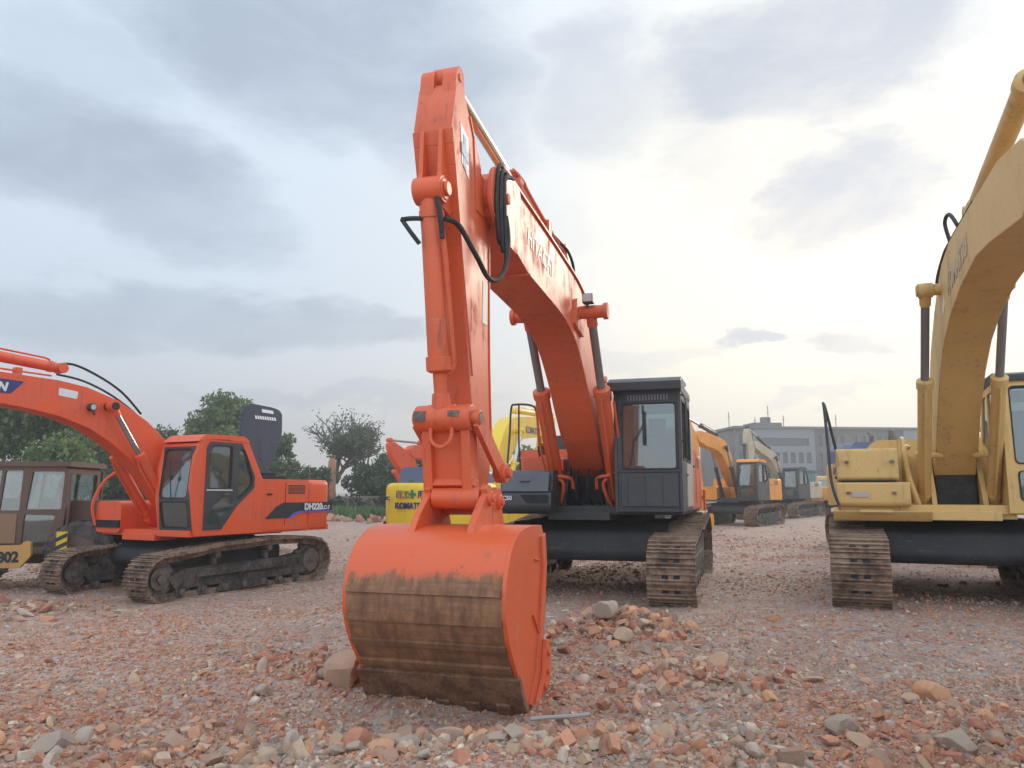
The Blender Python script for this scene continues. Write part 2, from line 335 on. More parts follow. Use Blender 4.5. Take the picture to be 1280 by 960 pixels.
# ------------------------------------------------------------------ excavator builder (local axes: -Y is the digging direction, +X the cab side)
def track(root,cx,w,a,rf,rr,tops,bolt=True,bev=.006,m=None,pitch=.2,rollers=True):
    m=m or M['rust']
    path=[(-a,0),(0,0)]+[(a+rr*math.cos(R(t)),rr+rr*math.sin(R(t))) for t in range(-90,91,15)]
    tp=[(a,2*rr)]+tops+[(-a,2*rf)]
    path+=[(p.x,p.y) for p in spline([(y,z,0) for y,z in tp],5)[1:-1]]
    path+=[(-a+rf*math.cos(R(t)),rf+rf*math.sin(R(t))) for t in range(90,271,15)]
    P=np.array(path); seg=np.linalg.norm(np.diff(P,axis=0),axis=1); L=np.r_[0,np.cumsum(seg)]
    n=int(round(L[-1]/pitch)); pc=L[-1]/n
    def at(s_):
        s_=s_%L[-1]; return np.array([np.interp(s_,L,P[:,0]),np.interp(s_,L,P[:,1])])
    b=MB(); dk=MB()
    for i in range(n):
        c=at((i+.5)*pc)+np.array([0,random.uniform(-.005,.005)]); t=at((i+.9)*pc)-at((i+.1)*pc); t/=np.linalg.norm(t); nn=np.array([t[1],-t[0]])
        def q(u,v,x): r=c+t*u+nn*v; return (x,r[0],r[1])
        def bx(mb,u0,u1,v0,v1,x0,x1):
            vs=[q(u,v,x) for x in (x0,x1) for v in (v0,v1) for u in (u0,u1)]
            mb.add(vs,[(0,2,3,1),(4,5,7,6),(0,1,5,4),(2,6,7,3),(0,4,6,2),(1,3,7,5)])
        hw=w/2+random.uniform(-.004,.004)
        bx(b,-pc*.49,pc*.46,-.03,-.005,cx-hw,cx+hw)
        for k,(u,h) in enumerate(((-.42,.028),(-.02,.024),(.36,.020))): bx(b,pc*u-.011,pc*u+.011,-.006,h,cx-hw,cx+hw)
        bx(b,-pc*.5,pc*.5,-.14,-.03,cx-.13,cx-.06); bx(b,-pc*.5,pc*.5,-.14,-.03,cx+.06,cx+.13)
        if bolt:
            for xx in (-.075,.075): bx(dk,pc*.06,pc*.30,-.005,.004,cx+xx-.04,cx+xx+.04)
    tr=build2('track',[(b,m),(dk,M['slot'])] if bolt else [(b,m)],root)
    s=MB(); s.cylx(cx-.05,cx+.05,a,rr,rr-.13,24); s.cylx(cx-.17,cx+.17,a,rr,rr*.52,20)
    for k in range(12):
        th=k*30; y,z=a+(rr-.12)*math.cos(R(th)),rr+(rr-.12)*math.sin(R(th)); s.bar((cx,y-.05*math.cos(R(th)),z-.05*math.sin(R(th))),(cx,y+.05*math.cos(R(th)),z+.05*math.sin(R(th))),.08,.08,(1,0,0))
    s.build('sprocket',M['steel'],tr,.006)
    s=MB(); s.cylx(cx-.09,cx+.09,-a,rf,rf-.09,24); s.cylx(cx-.15,cx+.15,-a,rf,rf-.2,20); s.cylx(cx-.19,cx+.19,-a,rf,.09,12); s.build('idler_wheel',M['steel'],tr,.006)
    s=MB(); zt=min(rf,rr)*1.35; s.px_([(-a+.30,.20),(-a+.12,rf*1.0),(-a+.45,zt),(a-.55,zt+.04),(a-.2,rr*1.35),(a-.12,.5*rr),(a-.4,.20)],cx-.16,cx+.16)
    s.px_([(-a+.7,zt-.17),(a-.7,zt-.15),(a-.75,zt-.01),(-a+.75,zt-.03)],cx-.22,cx+.22)
    s.px_([(-a*.35,.07),(a*.35,.07),(a*.3,.24),(-a*.3,.24)],cx-.19,cx+.19)
    s.build('track_frame',M['frame'],tr,.012)
    if rollers:
        N=7
        for k in range(N):
            y=-a+.42+(2*a-.85)*k/(N-1); s=MB(); s.cylx(cx-.15,cx-.05,y,.145,.105,12); s.cylx(cx+.05,cx+.15,y,.145,.105,12); s.cylx(cx-.2,cx+.2,y,.145,.06,10); s.build('bottom_roller',M['steel'],tr)
        for y in (-.62,.68):
            zc=float(np.interp(y,[t_[0] for t_ in sorted(tops)],[t_[1] for t_ in sorted(tops)]))-.19
            s=MB(); s.cylx(cx-.14,cx+.14,y,zc,.065,12); s.box(cx-.04,cx+.04,y-.05,y+.05,zt-.05,zc-.02); s.build('carrier_roller',M['steel'],tr)
    return tr
def carbody(root,g,z1=1.02,y0=-1.25,y1=1.25):
    s=MB(); s.px_(rnd([(y0+.08,.5),(y0,.62),(y0+.06,z1-.12),(y0+.34,z1),(y1-.3,z1),(y1,.8),(y1,.55)],.05),-(g-.12),(g-.12))
    s.px_([(y0+.25,z1-.01),(y1-.25,z1-.01),(y1-.4,z1+.07),(y0+.4,z1+.07)],-.75,.75)
    o=s.build('undercarriage',M['dark'],root,.015)
    s=MB(); s.tube([(0,0,z1),(0,0,z1+.22)],[.72,.72],32); s.tube([(0,0,z1+.1),(0,0,z1+.16)],[.80,.80],32); s.build('slew_ring',M['dark'],o)
def house(root,c):
    """deck, engine body, counterweight, hood, front box"""
    xl,xr=c.get('xl',-1.4),c.get('xr',1.4); zb,zt=c['zb'],c['zt']; yb,yc,ye=c.get('yb',.35),c.get('yc',1.75),c['ye']; pm=M[c['paint']]
    s=MB(); s.box(xl+.02,xr-.02,c.get('yf',-1.5),ye-.3,zb-.02,zb+.10); s.box(-.5,.42,c.get('yf',-1.5)-.05,ye-.8,zb-.10,zb+.02)
    dk=s.build('deck',M[c.get('deck','dark')],root,.01)
    s=MB(); s.pz_(rnd([(xl,yb),(xr,yb),(xr,yc),(xl,yc)],.05),zb+.02,zt)
    eb0=s; s=MB()
    for x,sg in ((xr,1),(xl,-1)):
        for y in (yb+(yc-yb)*.5,): s.box(min(x,x+sg*.004),max(x,x+sg*.004),y-.008,y+.008,zb+.12,zt-.06)
        for k in range(7): s.box(min(x,x+sg*.005),max(x,x+sg*.005),yc-.62,yc-.12,zt-.30+k*.028,zt-.286+k*.028)
        s.box(min(x,x+sg*.03),max(x,x+sg*.03),yb+.18,yb+.30,zt-.32,zt-.29)
    eb=build2('engine_body',[(eb0,pm),(s,M['slot'])],root,.012)
    # counterweight with rounded tail
    bl=c.get('bulge',.30); pts=[(xr,yc+.012)]
    pts+=[(xr-.0,ye-bl-.12)]+[(xr*math.cos(R(t))if False else (xr-.10)*math.cos(R(t)),ye-bl+bl*math.sin(R(t))) for t in range(25,156,10)]+[(xl,ye-bl-.12),(xl,yc+.012)]
    P=rnd(pts,.10,5); s=MB(); n_=len(P); rg=c.get('cwbev',.12); z0_,z1_=zb-.02,zt+c.get('cwup',.0); L_=[]
    for a_ in (0,22,45,67,90): L_.append((z0_+rg*.7*(1-math.sin(R(a_))),rg*.7*(1-math.cos(R(90-a_)))))
    L_=[(z0_+rg*.6*(1-math.cos(R(a_))),rg*.6*(1-math.sin(R(a_)))) for a_ in (0,22,45,67,90)]+[(z1_-rg*(1-math.sin(R(a_))),rg*(1-math.cos(R(a_)))) for a_ in (0,22,45,67,90)]
    vs=[(p[0],p[1],z_) for z_,d_ in L_ for p in inset(P,d_)]; fs=[(i*n_+k,i*n_+(k+1)%n_,(i+1)*n_+(k+1)%n_,(i+1)*n_+k) for i in range(len(L_)-1) for k in range(n_)]+[tuple(range(n_))[::-1],tuple(range((len(L_)-1)*n_,len(L_)*n_))]
    s.add(vs,fs); cw=s.build('counterweight',M[c.get('cwpaint',c['paint'])],root)
    if c.get('cwgroove',True):
        s=MB()
        for x in (-.55,.55): s.cyl((x,ye-bl*.6,zt+.0),(x,ye-bl*.6,zt+.07+c.get('cwup',0)),.05,10)
        s.build('lifting_eye',M['steel'],cw)
    if c.get('hood'):
        hx0,hx1,hy0,hy1,hz=c['hood']; s=MB(); s.py_(rnd([(hx0,zt-.01),(hx1,zt-.01),(hx1,zt+hz*.7),(hx1-.12,zt+hz),(hx0+.12,zt+hz),(hx0,zt+hz*.7)],.05),hy0,hy1)
        s.build('engine_hood',M[c.get('hoodpaint','black')],root,.04)
    if c.get('exhaust'):
        x,y,h=c['exhaust']; s=MB(); s.cyl((x,y,zt),(x,y,zt+h),.06,12); s.tube([(x,y,zt+h-.05),(x,y+.05,zt+h+.06),(x,y+.16,zt+h+.1)],.05,10); s.build('exhaust_pipe',M['steel'],root)
    return eb,cw
def rail(root,pts,r=.018,m='black',name='handrail'):
    s=MB(); s.tube(spline(pts,5) if len(pts)>2 else pts,r,8); return s.build(name,M[m],root)
def cab(root,c):
    """box cab with real openings; side outline is a polygon in y,z"""
    x0,x1=c['x']; so=c['side']; pm=M[c['paint']]; th=.05
    fr=so[:c['nf']]     # points of the front edge, bottom to top
    fz=[p[1] for p in fr]; fy=[p[0] for p in fr]
    F=lambda z: float(np.interp(z,fz,fy))
    wins=c['swin']
    s=MB()
    for xa,xb in ((x1-th,x1),(x0,x0+th)): s.plate(so,[w_ for w_ in wins],lambda y,z,xa=xa:(xa,y,z),lambda y,z,xb=xb:(xb,y,z))
    fo=c['fwin']; fp=[(x0+th-.001,fz[0]),(x1-th+.001,fz[0]),(x1-th+.001,fz[-1]),(x0+th-.001,fz[-1])]
    mid=[]
    # subdivide the front outline where the profile bends
    fpp=[fp[0],fp[1]]+[(fp[1][0],z) for z in fz[1:-1]]+[fp[2],fp[3]]+[(fp[0][0],z) for z in reversed(fz[1:-1])]
    s.plate(fpp,fo,lambda x,z:(x,F(z)+.004,z),lambda x,z:(x,F(z)+.055,z))
    ry=c['rear']; s.plate([(x0+th-.001,so[0][1]+.02),(x1-th+.001,so[0][1]+.02),(x1-th+.001,c['rz']),(x0+th-.001,c['rz'])],c['rwin'],lambda x,z:(x,ry(z)-.05,z),lambda x,z:(x,ry(z)-.004,z))
    s.box(x0+.03,x1-.03,F(fz[0])+.05,ry(so[0][1])-.06,so[0][1]+.01,so[0][1]+.08)
    o=s.build('cab',pm,root,c.get('bev',.012))
    s=MB(); rp=c['roof']; s.px_(rnd(rp,.04),x0-.01,x1+.01); s.build('cab_roof',M[c.get('roofpaint',c['paint'])],o,.03)
    gm=M[c.get('glass','glass')]; k=0
    for w_ in wins:
        for xx in (x1-.028,x0+.022):
            s=MB(); s.px_(w_,xx-.003,xx+.003); s.build('window',gm,o,smooth=False)
            if xx>x0+.1:
                s=MB(); s.plate(w_,[inset(w_,.028)],lambda y,z:(x1-.006,y,z),lambda y,z:(x1+.009,y,z)); s.build('window_seal',M['rubber'],o)
    for w_ in fo:
        s=MB(); s.sweep(w_,lambda x,z:(x,F(z)+.022,z),lambda x,z:(x,F(z)+.028,z)); s.build('windscreen',gm,o,smooth=False)
        s=MB(); s.plate(w_,[inset(w_,.022)],lambda x,z:(x,F(z)-.004,z),lambda x,z:(x,F(z)+.012,z)); s.build('window_seal',M['rubber'],o)
    for w_ in c['rwin']:
        s=MB(); s.sweep(w_,lambda x,z:(x,ry(z)-.03,z),lambda x,z:(x,ry(z)-.024,z)); s.build('rear_window',gm,o,smooth=False)
    # seat and console
    xm=(x0+x1)/2; yf=F(fz[0]); zb=so[0][1]
    s=MB(); s.box(xm-.25,xm+.25,yf+.75,yf+1.2,zb+.35,zb+.55); s.px_(rnd([(yf+1.12,zb+.5),(yf+1.22,zb+.5),(yf+1.34,zb+1.2),(yf+1.24,zb+1.22)],.03),xm-.24,xm+.24); s.px_([(yf+1.25,zb+1.2),(yf+1.32,zb+1.2),(yf+1.35,zb+1.42),(yf+1.28,zb+1.42)],xm-.13,xm+.13)
    s.box(xm-.2,xm+.2,yf+.8,yf+1.15,zb+.06,zb+.36); s.build('seat',M['seat'],o,.05)
    s=MB()
    for sg in (-1,1): s.box(xm+sg*.33-.07,xm+sg*.33+.07,yf+.45,yf+1.1,zb+.45,zb+.62); s.tube([(xm+sg*.33,yf+.5,zb+.6),(xm+sg*.33,yf+.45,zb+.85)],.022,8); s.ball((xm+sg*.33,yf+.45,zb+.87),.04,5)
    for sg in (-.08,.08): s.tube([(xm+sg,yf+.4,zb+.08),(xm+sg,yf+.25,zb+.6)],.015,6)
    s.build('control_levers',M['rubber'],o,.01)
    return o
def hcyl(root,p,q,fr,rb,rr,paintm,rodm,name='hydraulic_cylinder',eye=.09,w=.1,hx=None):
    """barrel from p, rod to q; eyes across local X"""
    p,q=Vector(p),Vector(q); d=q-p; b=p+d*fr; t=d.normalized()
    s=MB(); s.tube([p+t*.05,p+t*.10,b-t*.10],[rb*.8,rb,rb],16); s.tube([b-t*.13,b-t*.02,b],[rb*1.18,rb*1.18,rb*.8],16); s.tube([p+t*.16,p+t*.22],rb*1.12,16)
    s.cylx(p.x-w,p.x+w,p.y,p.z,eye,16); s.tube([p+t*d.length*.0,p+t*.12],rb*.75,12)
    n=Vector((0,-t.z,t.y)); 
    if n.z<0 and abs(t.z)<.8: n=-n
    s.tube([p+t*.2+n*rb*1.25,p+t*.3+n*rb*1.45,b-t*.25+n*rb*1.45,b-t*.12+n*rb*1.1],.018,8)
    o=s.build(name,paintm,root,.004)
    s=MB(); s.tube([b-t*.02,q-t*.1],rr,14); s.build('piston_rod',rodm,o)
    s=MB(); s.cylx(q.x-w,q.x+w,q.y,q.z,eye,16); s.tube([q-t*.2,q-t*.02],[rr*1.25,eye*.8],12); s.build('rod_eye',paintm,o,.004)
    return o
def bucket(root,pin,phi,cx,hw,pm,shell,pm2=None,teeth=5,name='bucket',k_=1.0):
    """profile is given about the arm pin; phi turns it"""
    c,s_=math.cos(R(phi)),math.sin(R(phi))
    def T(p): y,z=p[0]*k_,p[1]*k_; return (pin[0]+y*c-z*s_,pin[1]+y*s_+z*c)
    prof=[(.02,-.17),(-.30,-.165),(-.56,-.20),(-.74,-.31),(-.85,-.50),(-.865,-.68),(-.80,-.86),(-.69,-1.01),(-.55,-1.17),(-.42,-1.31)]
    pr=[(p.x,p.y) for p in spline([(y,z,0) for y,z in prof],4)]
    opn=[(-.28,-1.42),(-.07,-1.22),(.04,-.85),(.11,-.45),(.07,-.23)]
    inn=[]
    n=len(pr)
    for i,p in enumerate(pr):
        a=Vector(pr[max(i-1,0)]); b=Vector(pr[min(i+1,n-1)]); t=(b-a).normalized(); inn.append((p[0]-t.y*.035*1,p[1]+t.x*.035)) 
    # keep the inner skin on the open side
    ctr=Vector((-.3,-.7))
    inn=[]
    for p in pr: v=(Vector(p)-ctr); inn.append(tuple(ctr+v*(1-.035/v.length)))
    mb=MB(); ring=[T(p) for p in pr]+[T(p) for p in reversed(inn)]; mb.px_(ring,cx-hw,cx+hw)
    for k in (17,21,25,29,32):
        if k+1<n:
            a,b=pr[k],pr[k+1]; v=(Vector(a)-ctr).normalized()*.022; q=[T(a),T(b),T(tuple(Vector(b)+v)),T(tuple(Vector(a)+v))]; mb.px_(q,cx-hw+.004,cx+hw-.004)
    bk=mb.build(name,shell,root,.005)
    lip=[(-.57,-1.12),(-.60,-1.15),(-.47,-1.34),(-.30,-1.50),(-.26,-1.46),(-.43,-1.31)]
    mb=MB(); mb.px_([T(p) for p in lip],cx-hw-.055,cx+hw+.04); mb.build('cutting_edge',M['lip'],bk,.006)
    sidep=pr+opn
    for sg in (-1,1):
        xa=cx+sg*hw; mb=MB(); mb.px_([T(p) for p in sidep],xa,xa+sg*.03)
        rim=[(-.28,-1.42),(-.07,-1.22),(.04,-.85),(.11,-.45),(.07,-.23),(-.03,-.25),(.01,-.47),(-.07,-.83),(-.16,-1.17),(-.34,-1.36)]
        mb.px_([T(p) for p in rim],xa+sg*.03,xa+sg*.05)
        mb.bar((xa+sg*.033,*T((-.25,-.78))),(xa+sg*.033,*T((-.09,-.93))),.012,.022,(1,0,0)); mb.bar((xa+sg*.033,*T((-.2,-.40))),(xa+sg*.033,*T((-.06,-.42))),.008,.02,(1,0,0))
        mb.build('bucket_side_plate',pm,bk,.006)
        cut=[(-.27,-1.38),(.04,-1.30),(.09,-1.15),(.05,-1.0),(-.04,-.98),(-.08,-1.2)]
        mb=MB(); mb.px_([T(p) for p in cut],xa+sg*.05,xa+sg*.085)
        for q in ((.0,-1.08),(-.02,-1.2),(-.10,-1.29)):
            yy,zz=T(q); mb.cylx(min(xa+sg*.085,xa+sg*.105),max(xa+sg*.085,xa+sg*.105),yy,zz,.028,8)
        mb.build('side_cutter',M['cutter'] if pm==M['orange'] else pm,bk,.006)
    for k in range(teeth):
        x=cx-hw+.12+(2*hw-.24)*k/(teeth-1); mb=MB()
        mb.px_([T(p) for p in [(-.46,-1.32),(-.485,-1.345),(-.36,-1.50),(-.18,-1.66),(-.16,-1.63),(-.28,-1.44)]],x-.055,x+.055); mb.build('bucket_tooth',M['lip'],bk,.008)
    for sg in (-1,1):
        x=cx+sg*.235; mb=MB()
        ear=[(.16,-.20),(-.58,-.215),(-.46,-.08),(-.33,.02),(-.27,.06)]+arc(-.22,.04,.09,140,40,4)+[(-.1,.02)]+arc(0,0,.11,110,-30,6)
        mb.px_([T(p) for p in ear],x-.028,x+.028)
        for q in ((0,0),(-.22,.03)): yy,zz=T(q); mb.cylx(min(x,x+sg*.055),max(x,x+sg*.055),yy,zz,.06,14); mb.cylx(min(x,x+sg*.075),max(x,x+sg*.075),yy,zz,.03,10)
        mb.build('bucket_ear',pm,bk,.008)
    mb=MB(); yy,zz=T((-.22,.03)); mb.cylx(cx-.20,cx+.20,yy,zz,.085,18); yy,zz=T((0,0)); mb.cylx(cx-.20,cx+.20,yy,zz,.095,18); mb.build('bucket_pin',pm,bk,.004)
    return bk,T
def boom(root,poly,hw,pm,foot,cx=0.0,flange=True,name='boom'):
    s=MB(); s.px_(poly,cx-hw,cx+hw); s.cylx(cx-hw-.06,cx+hw+.06,foot[0],foot[1],.15,20)
    o=s.build(name,pm,root,.012)
    return o
def xf(profile,A0,A1,B0,B1):
    """move a profile drawn between A0 and A1 to lie between B0 and B1"""
    a=Vector(A1)-Vector(A0); b=Vector(B1)-Vector(B0); k=b.length/a.length; th=math.atan2(b.y,b.x)-math.atan2(a.y,a.x); c,s_=math.cos(th)*k,math.sin(th)*k
    return [(B0[0]+(p[0]-A0[0])*c-(p[1]-A0[1])*s_, B0[1]+(p[0]-A0[0])*s_+(p[1]-A0[1])*c) for p in profile]
BOOM=[(-.60,1.80),(-.50,1.95),(-.58,2.10),(-1.02,2.72),(-1.45,3.35),(-1.75,3.72),(-2.10,4.02),(-2.55,4.22),(-3.10,4.30),(-4.25,4.38),(-5.39,4.44),(-5.95,4.47),(-6.22,4.40),(-6.42,4.26),(-6.46,4.10),(-6.36,3.93),(-6.15,3.86),(-5.75,3.83),(-5.25,3.72),(-4.20,3.66),(-3.60,3.60),(-3.0,3.42),(-2.45,3.05),(-2.0,2.62),(-1.55,2.22),(-1.1,1.86),(-.85,1.74)]
FOOT=(-.72,1.92); TIP=(-6.30,4.10)
ARM=[(-6.64,1.62),(-6.66,2.12),(-6.74,2.41),(-6.91,3.24),(-7.08,3.91),(-7.21,4.40),(-7.12,4.78),(-7.07,4.84),(-6.90,4.80),(-6.52,4.30)]+[(-6.30,4.24),(-6.16,4.12),(-6.18,3.98),(-6.27,3.80),(-6.27,3.40),(-6.25,2.60),(-6.19,1.85),(-6.22,1.62),(-6.38,1.40)]+arc(-6.52,1.42,.11,-60,-170,5)
APIN=(-6.55,1.42)
def gen_front(root,c,near=False):
    """boom, arm, bucket and their cylinders for a machine whose pose is given by tip and arm end"""
    pm=M[c['paint']]; foot,tip,end=c['foot'],c['tip'],c['end']; hw=c.get('bhw',.22)
    bp=xf(c.get('boompoly',BOOM),c.get('bfoot',FOOT),c.get('btip',TIP),foot,tip)
    bm_=boom(root,bp,hw,M[c.get('boompaint',c['paint'])],foot)
    k=(Vector(tip)-Vector(foot)).length/6.0
    mid=xf([(-2.85,3.82)],FOOT,TIP,foot,tip)[0]; cb=(foot[0]-.38,foot[1]-.62)
    if 'bcyl_b' in c: cb=c['bcyl_b']
    if 'bcyl_t' in c: mid=c['bcyl_t']
    for sg in (-1,1): hcyl(root,(sg*(hw+.16),cb[0],cb[1]),(sg*(hw+.16),mid[0],mid[1]),c.get('bfr',.62),.085,.05,M[c.get('cylpaint',c['paint'])],M[c.get('rod','rod')],w=.08)
    s=MB(); s.cylx(-hw-.26,hw+.26,mid[0],mid[1],.07,14); s.build('boom_pin',M[c.get('pinpaint',c['paint'])],bm_)
    A0,A1=TIP,APIN
    aP=xf(ARM,A0,A1,tip,end); ar=MB(); ar.px_(aP,-.15,.15); arm_=ar.build('arm',M[c.get('armpaint',c['paint'])],root,.012)
    q=lambda y,z:xf([(y,z)],A0,A1,tip,end)[0]
    tail=q(-6.99,4.92); bb=xf([(-3.25,4.42)],FOOT,TIP,foot,tip)[0]
    hcyl(root,(0,bb[0],bb[1]+.08),(0,tail[0],tail[1]),c.get('afr',.55),.09,.05,M[c.get('cylpaint',c['paint'])],M[c.get('rod','rod')],w=.1)
    kt=q(-7.26,3.86); kb=q(-6.90,2.07)
    hcyl(root,(0,kt[0],kt[1]),(0,kb[0],kb[1]),.72,.08,.045,M[c.get('cylpaint',c['paint'])],M[c.get('rod','rod')],w=.1)
    phi=c.get('phi',0)
    bk,T=bucket(root,end,phi,0,c.get('bw',.55),pm,M['rust'],name='bucket')
    lp=T((-.22,.03)); il=q(-6.30,1.75)
    s=MB(); s.bar((0,kb[0],kb[1]),(0,lp[0],lp[1]),.26,.12,(0,1,0)); s.cylx(-.2,.2,kb[0],kb[1],.08,14); s.build('bucket_link',pm,root,.01)
    for sg in (-1,1):
        s=MB(); s.bar((sg*.2,kb[0],kb[1]),(sg*.2,il[0],il[1]),.04,.12,(1,0,0)); s.build('idler_link',pm,root,.008)
    return bm_
def gen_cab(root,c,x=(.42,1.38),y0=-1.45,zb=1.12,paint='yellow',glass='glass',roofpaint=None):
    z=zb; y=y0
    side=[(y,z),(y-.03,z+.85),(y-.02,z+1.50),(y+.10,z+1.76),(y+.22,z+1.80),(y+1.20,z+1.80),(y+1.34,z+1.72),(y+1.42,z+1.45),(y+1.72,z+.9),(y+1.72,z)]
    sw=[rnd([(y+.13,z+.82),(y+.90,z+.82),(y+.90,z+1.62),(y+.22,z+1.62),(y+.12,z+1.40)],.05),rnd([(y+1.0,z+.75),(y+1.52,z+.95),(y+1.28,z+1.60),(y+1.0,z+1.62)],.05)]
    fw=[rnd([(x[0]+.10,z+.62),(x[1]-.10,z+.62),(x[1]-.10,z+1.64),(x[0]+.10,z+1.64)],.07),rnd([(x[0]+.13,z+.15),(x[1]-.13,z+.15),(x[1]-.12,z+.54),(x[0]+.12,z+.54)],.06)]
    return cab(root,dict(x=x,side=side,nf=4,swin=sw,fwin=fw,paint=paint,glass=glass,roofpaint=roofpaint or paint,
        rear=lambda zz:float(np.interp(zz,[z,z+.9,z+1.45,z+1.72],[y+1.72,y+1.72,y+1.42,y+1.34])),rz=z+1.7,rwin=[rnd([(x[0]+.15,z+.98),(x[1]-.15,z+.98),(x[1]-.15,z+1.55),(x[0]+.15,z+1.55)],.05)],
        roof=[(y+.02,z+1.70),(y+.12,z+1.80),(y+.3,z+1.85),(y+1.15,z+1.85),(y+1.33,z+1.78),(y+1.38,z+1.66),(y+1.3,z+1.70),(y+.2,z+1.74)]))
TOPS=[(1.2,1.0),(.68,.985),(0,.93),(-.62,.95),(-1.3,.90)]
# ================================================================== terrain height
def smooth(t): t=np.clip(t,0,1); return t*t*(3-2*t)
def vnoise(x,y,seed=0):
    x=np.asarray(x,float); y=np.asarray(y,float); xi=np.floor(x); yi=np.floor(y); fx=smooth(x-xi); fy=smooth(y-yi)
    def h(a,b): v=np.sin(a*127.1+b*311.7+seed*74.7)*43758.5453; return v-np.floor(v)
    return (h(xi,yi)*(1-fx)+h(xi+1,yi)*fx)*(1-fy)+(h(xi,yi+1)*(1-fx)+h(xi+1,yi+1)*fx)*fy-.5
def terrain(x,y):
    x=np.asarray(x,float); y=np.asarray(y,float)
    z=-.40*smooth((-x-.6)/3.2)*smooth((y-6.5)/5.5)*(1-smooth((y-75)/30))
    z=z-.40*smooth((y-15.5)/3)*smooth((3.2-x)/2.5)*smooth((x+3.8)/3.2)*(1-smooth((y-75)/30))
    pads=np.ones_like(x)
    for cx,cy,r in ((1.46,12.7,3.6),(-6.4,15.9,3.8),(6.5,11.6,3.6),(-.7,20.5,4),(10.6,36,5)):
        d=np.hypot(x-cx,y-cy); pads=pads*(.25+.75*smooth((d-r*.6)/(r*.7)))
    z=z+pads*(.16*vnoise(x*.45,y*.45,1)+.09*vnoise(x*1.3,y*1.3,2)+.05*vnoise(x*3.1,y*3.1,3))
    for cx,cy,rx,ry,h in ((1.0,7.9,.75,.55,.26),(-1.9,6.6,.6,.5,.16),(1.35,6.3,.8,.5,.08),(-.4,4.6,1.3,.3,.04),(3.2,5.0,1.2,.6,.07),(-3.4,4.7,1.1,.5,.07),(-7.9,12.2,1.3,1.0,.16),(-4.2,46,9,2.5,.25)):
        z=z+h*np.exp(-((x-cx)/rx)**2-((y-cy)/ry)**2)
    for cx,cy,az_,g_ in ((1.46,12.72,17,1.32),(-6.4,15.9,28,1.2),(6.5,11.6,22.5,1.3)):
        a_=R(az_); ux,uy=x-cx,y-cy; lx=ux*math.cos(a_)-uy*math.sin(a_); ly=ux*math.sin(a_)+uy*math.cos(a_)
        z=z+.045*np.exp(-((np.abs(lx)-g_)/.42)**4)*np.exp(-(ly/2.5)**6)
    # shallow scrape under the bucket lip
    z=z-.18*np.exp(-((x+.5)/1.3)**2-((y-5.45)/.6)**2)
    return z
def tz(x,y): return float(terrain(np.array([x]),np.array([y]))[0])
# ================================================================== machine A : orange excavator with its bucket on the ground
A=empty('hydraulic_excavator',(1.46,12.72,0.0),17)
tag(A,'large orange excavator in the centre with black cab and worn brown bucket resting on rubble','excavator')
carbody(A,1.3,1.05,-1.32,1.3)
for sg in (-1,1): track(A,sg*1.32,.62,1.95,.43,.53,[(1.75,1.10),(1.0,1.02),(.68,1.0),(0,.95),(-.62,.97),(-1.3,.90)])
house(A,dict(xl=-1.45,xr=1.45,zb=1.2,zt=2.22,yb=.25,yc=2.1,ye=3.3,yf=-1.55,paint='orange',cwpaint='orange',hood=(-1.1,.6,.8,2.3,.28),exhaust=(-.75,.9,.55),bulge=.35))
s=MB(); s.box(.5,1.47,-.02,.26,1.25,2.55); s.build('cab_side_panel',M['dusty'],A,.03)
s=MB(); s.px_([(1.5,1.15),(2.55,1.15),(2.62,1.0),(1.62,1.06)],.98,1.52); s.build('side_step',M['dusty'],A,.01)
s=MB(); s.px_([(2.7,1.55),(2.98,1.55),(3.02,.72),(2.92,.72)],1.47,1.51); s.build('skirt_plate',M['orange'],A,.01)
# front-left tool box, tank
s=MB(); s.px_(rnd([(-1.88,1.22),(-1.93,1.30),(-1.92,1.50),(-1.84,1.52),(-1.78,1.80),(-1.15,1.83),(-1.1,1.2)],.03),-1.14,-.36); tb=s.build('tool_box',M['black'],A,.02)
s=MB(); s.px_([(-1.94,1.505),(-1.855,1.79),(-1.82,1.79),(-1.90,1.505)],-1.10,-.40); s.bar((-.83,-1.915,1.66),(-.68,-1.915,1.66),.03,.025); s.build('tool_box_lid',M['blue'] if False else paint('grey_lid_paint',(.085,.092,.105),.25,.45),tb,.01)
s=MB(); s.py_(rnd([(-.82,1.46),(-.40,1.46),(-.40,1.34),(-.72,1.34)],.03),-1.936,-1.925); s.build('box_recess',M['slot'],tb)
text(tb,'lettering','C50',.085,(-1.08,-1.945,1.385),(1,0,0),(0,0,1),M['white'],.002)
s=MB(); s.py_(rnd([(-1.02,1.2),(-.38,1.2),(-.38,2.03),(-1.02,2.03)],.07),-1.08,.18); s.cylx(-.78,-.62,-.6,2.08,.04,8); s.cyl((-.55,-.9,2.02),(-.55,-.9,2.12),.05,10); s.build('fuel_tank',M['orange'],A,.03)
rail(A,[(-1.10,-1.75,1.5),(-1.07,-1.62,2.3),(-1.05,-1.6,2.74),(-.98,-1.6,2.80),(-.74,-1.6,2.78),(-.66,-1.6,2.68),(-.64,-1.55,2.3),(-.62,-1.5,2.03)],.016)
rail(A,[(-.93,-1.6,2.79),(-.93,-1.6,2.2),(-.92,-1.55,1.82)],.014)
s=MB(); s.tube(spline([(-.72,-1.2,2.03),(-.73,-1.22,2.2),(-.62,-1.22,2.22),(-.52,-1.22,2.2),(-.52,-1.2,2.03)],4),.012,6); s.box(-.7,-.54,-1.26,-1.24,2.06,2.2); s.build('filter_guard',M['rubber'],A)
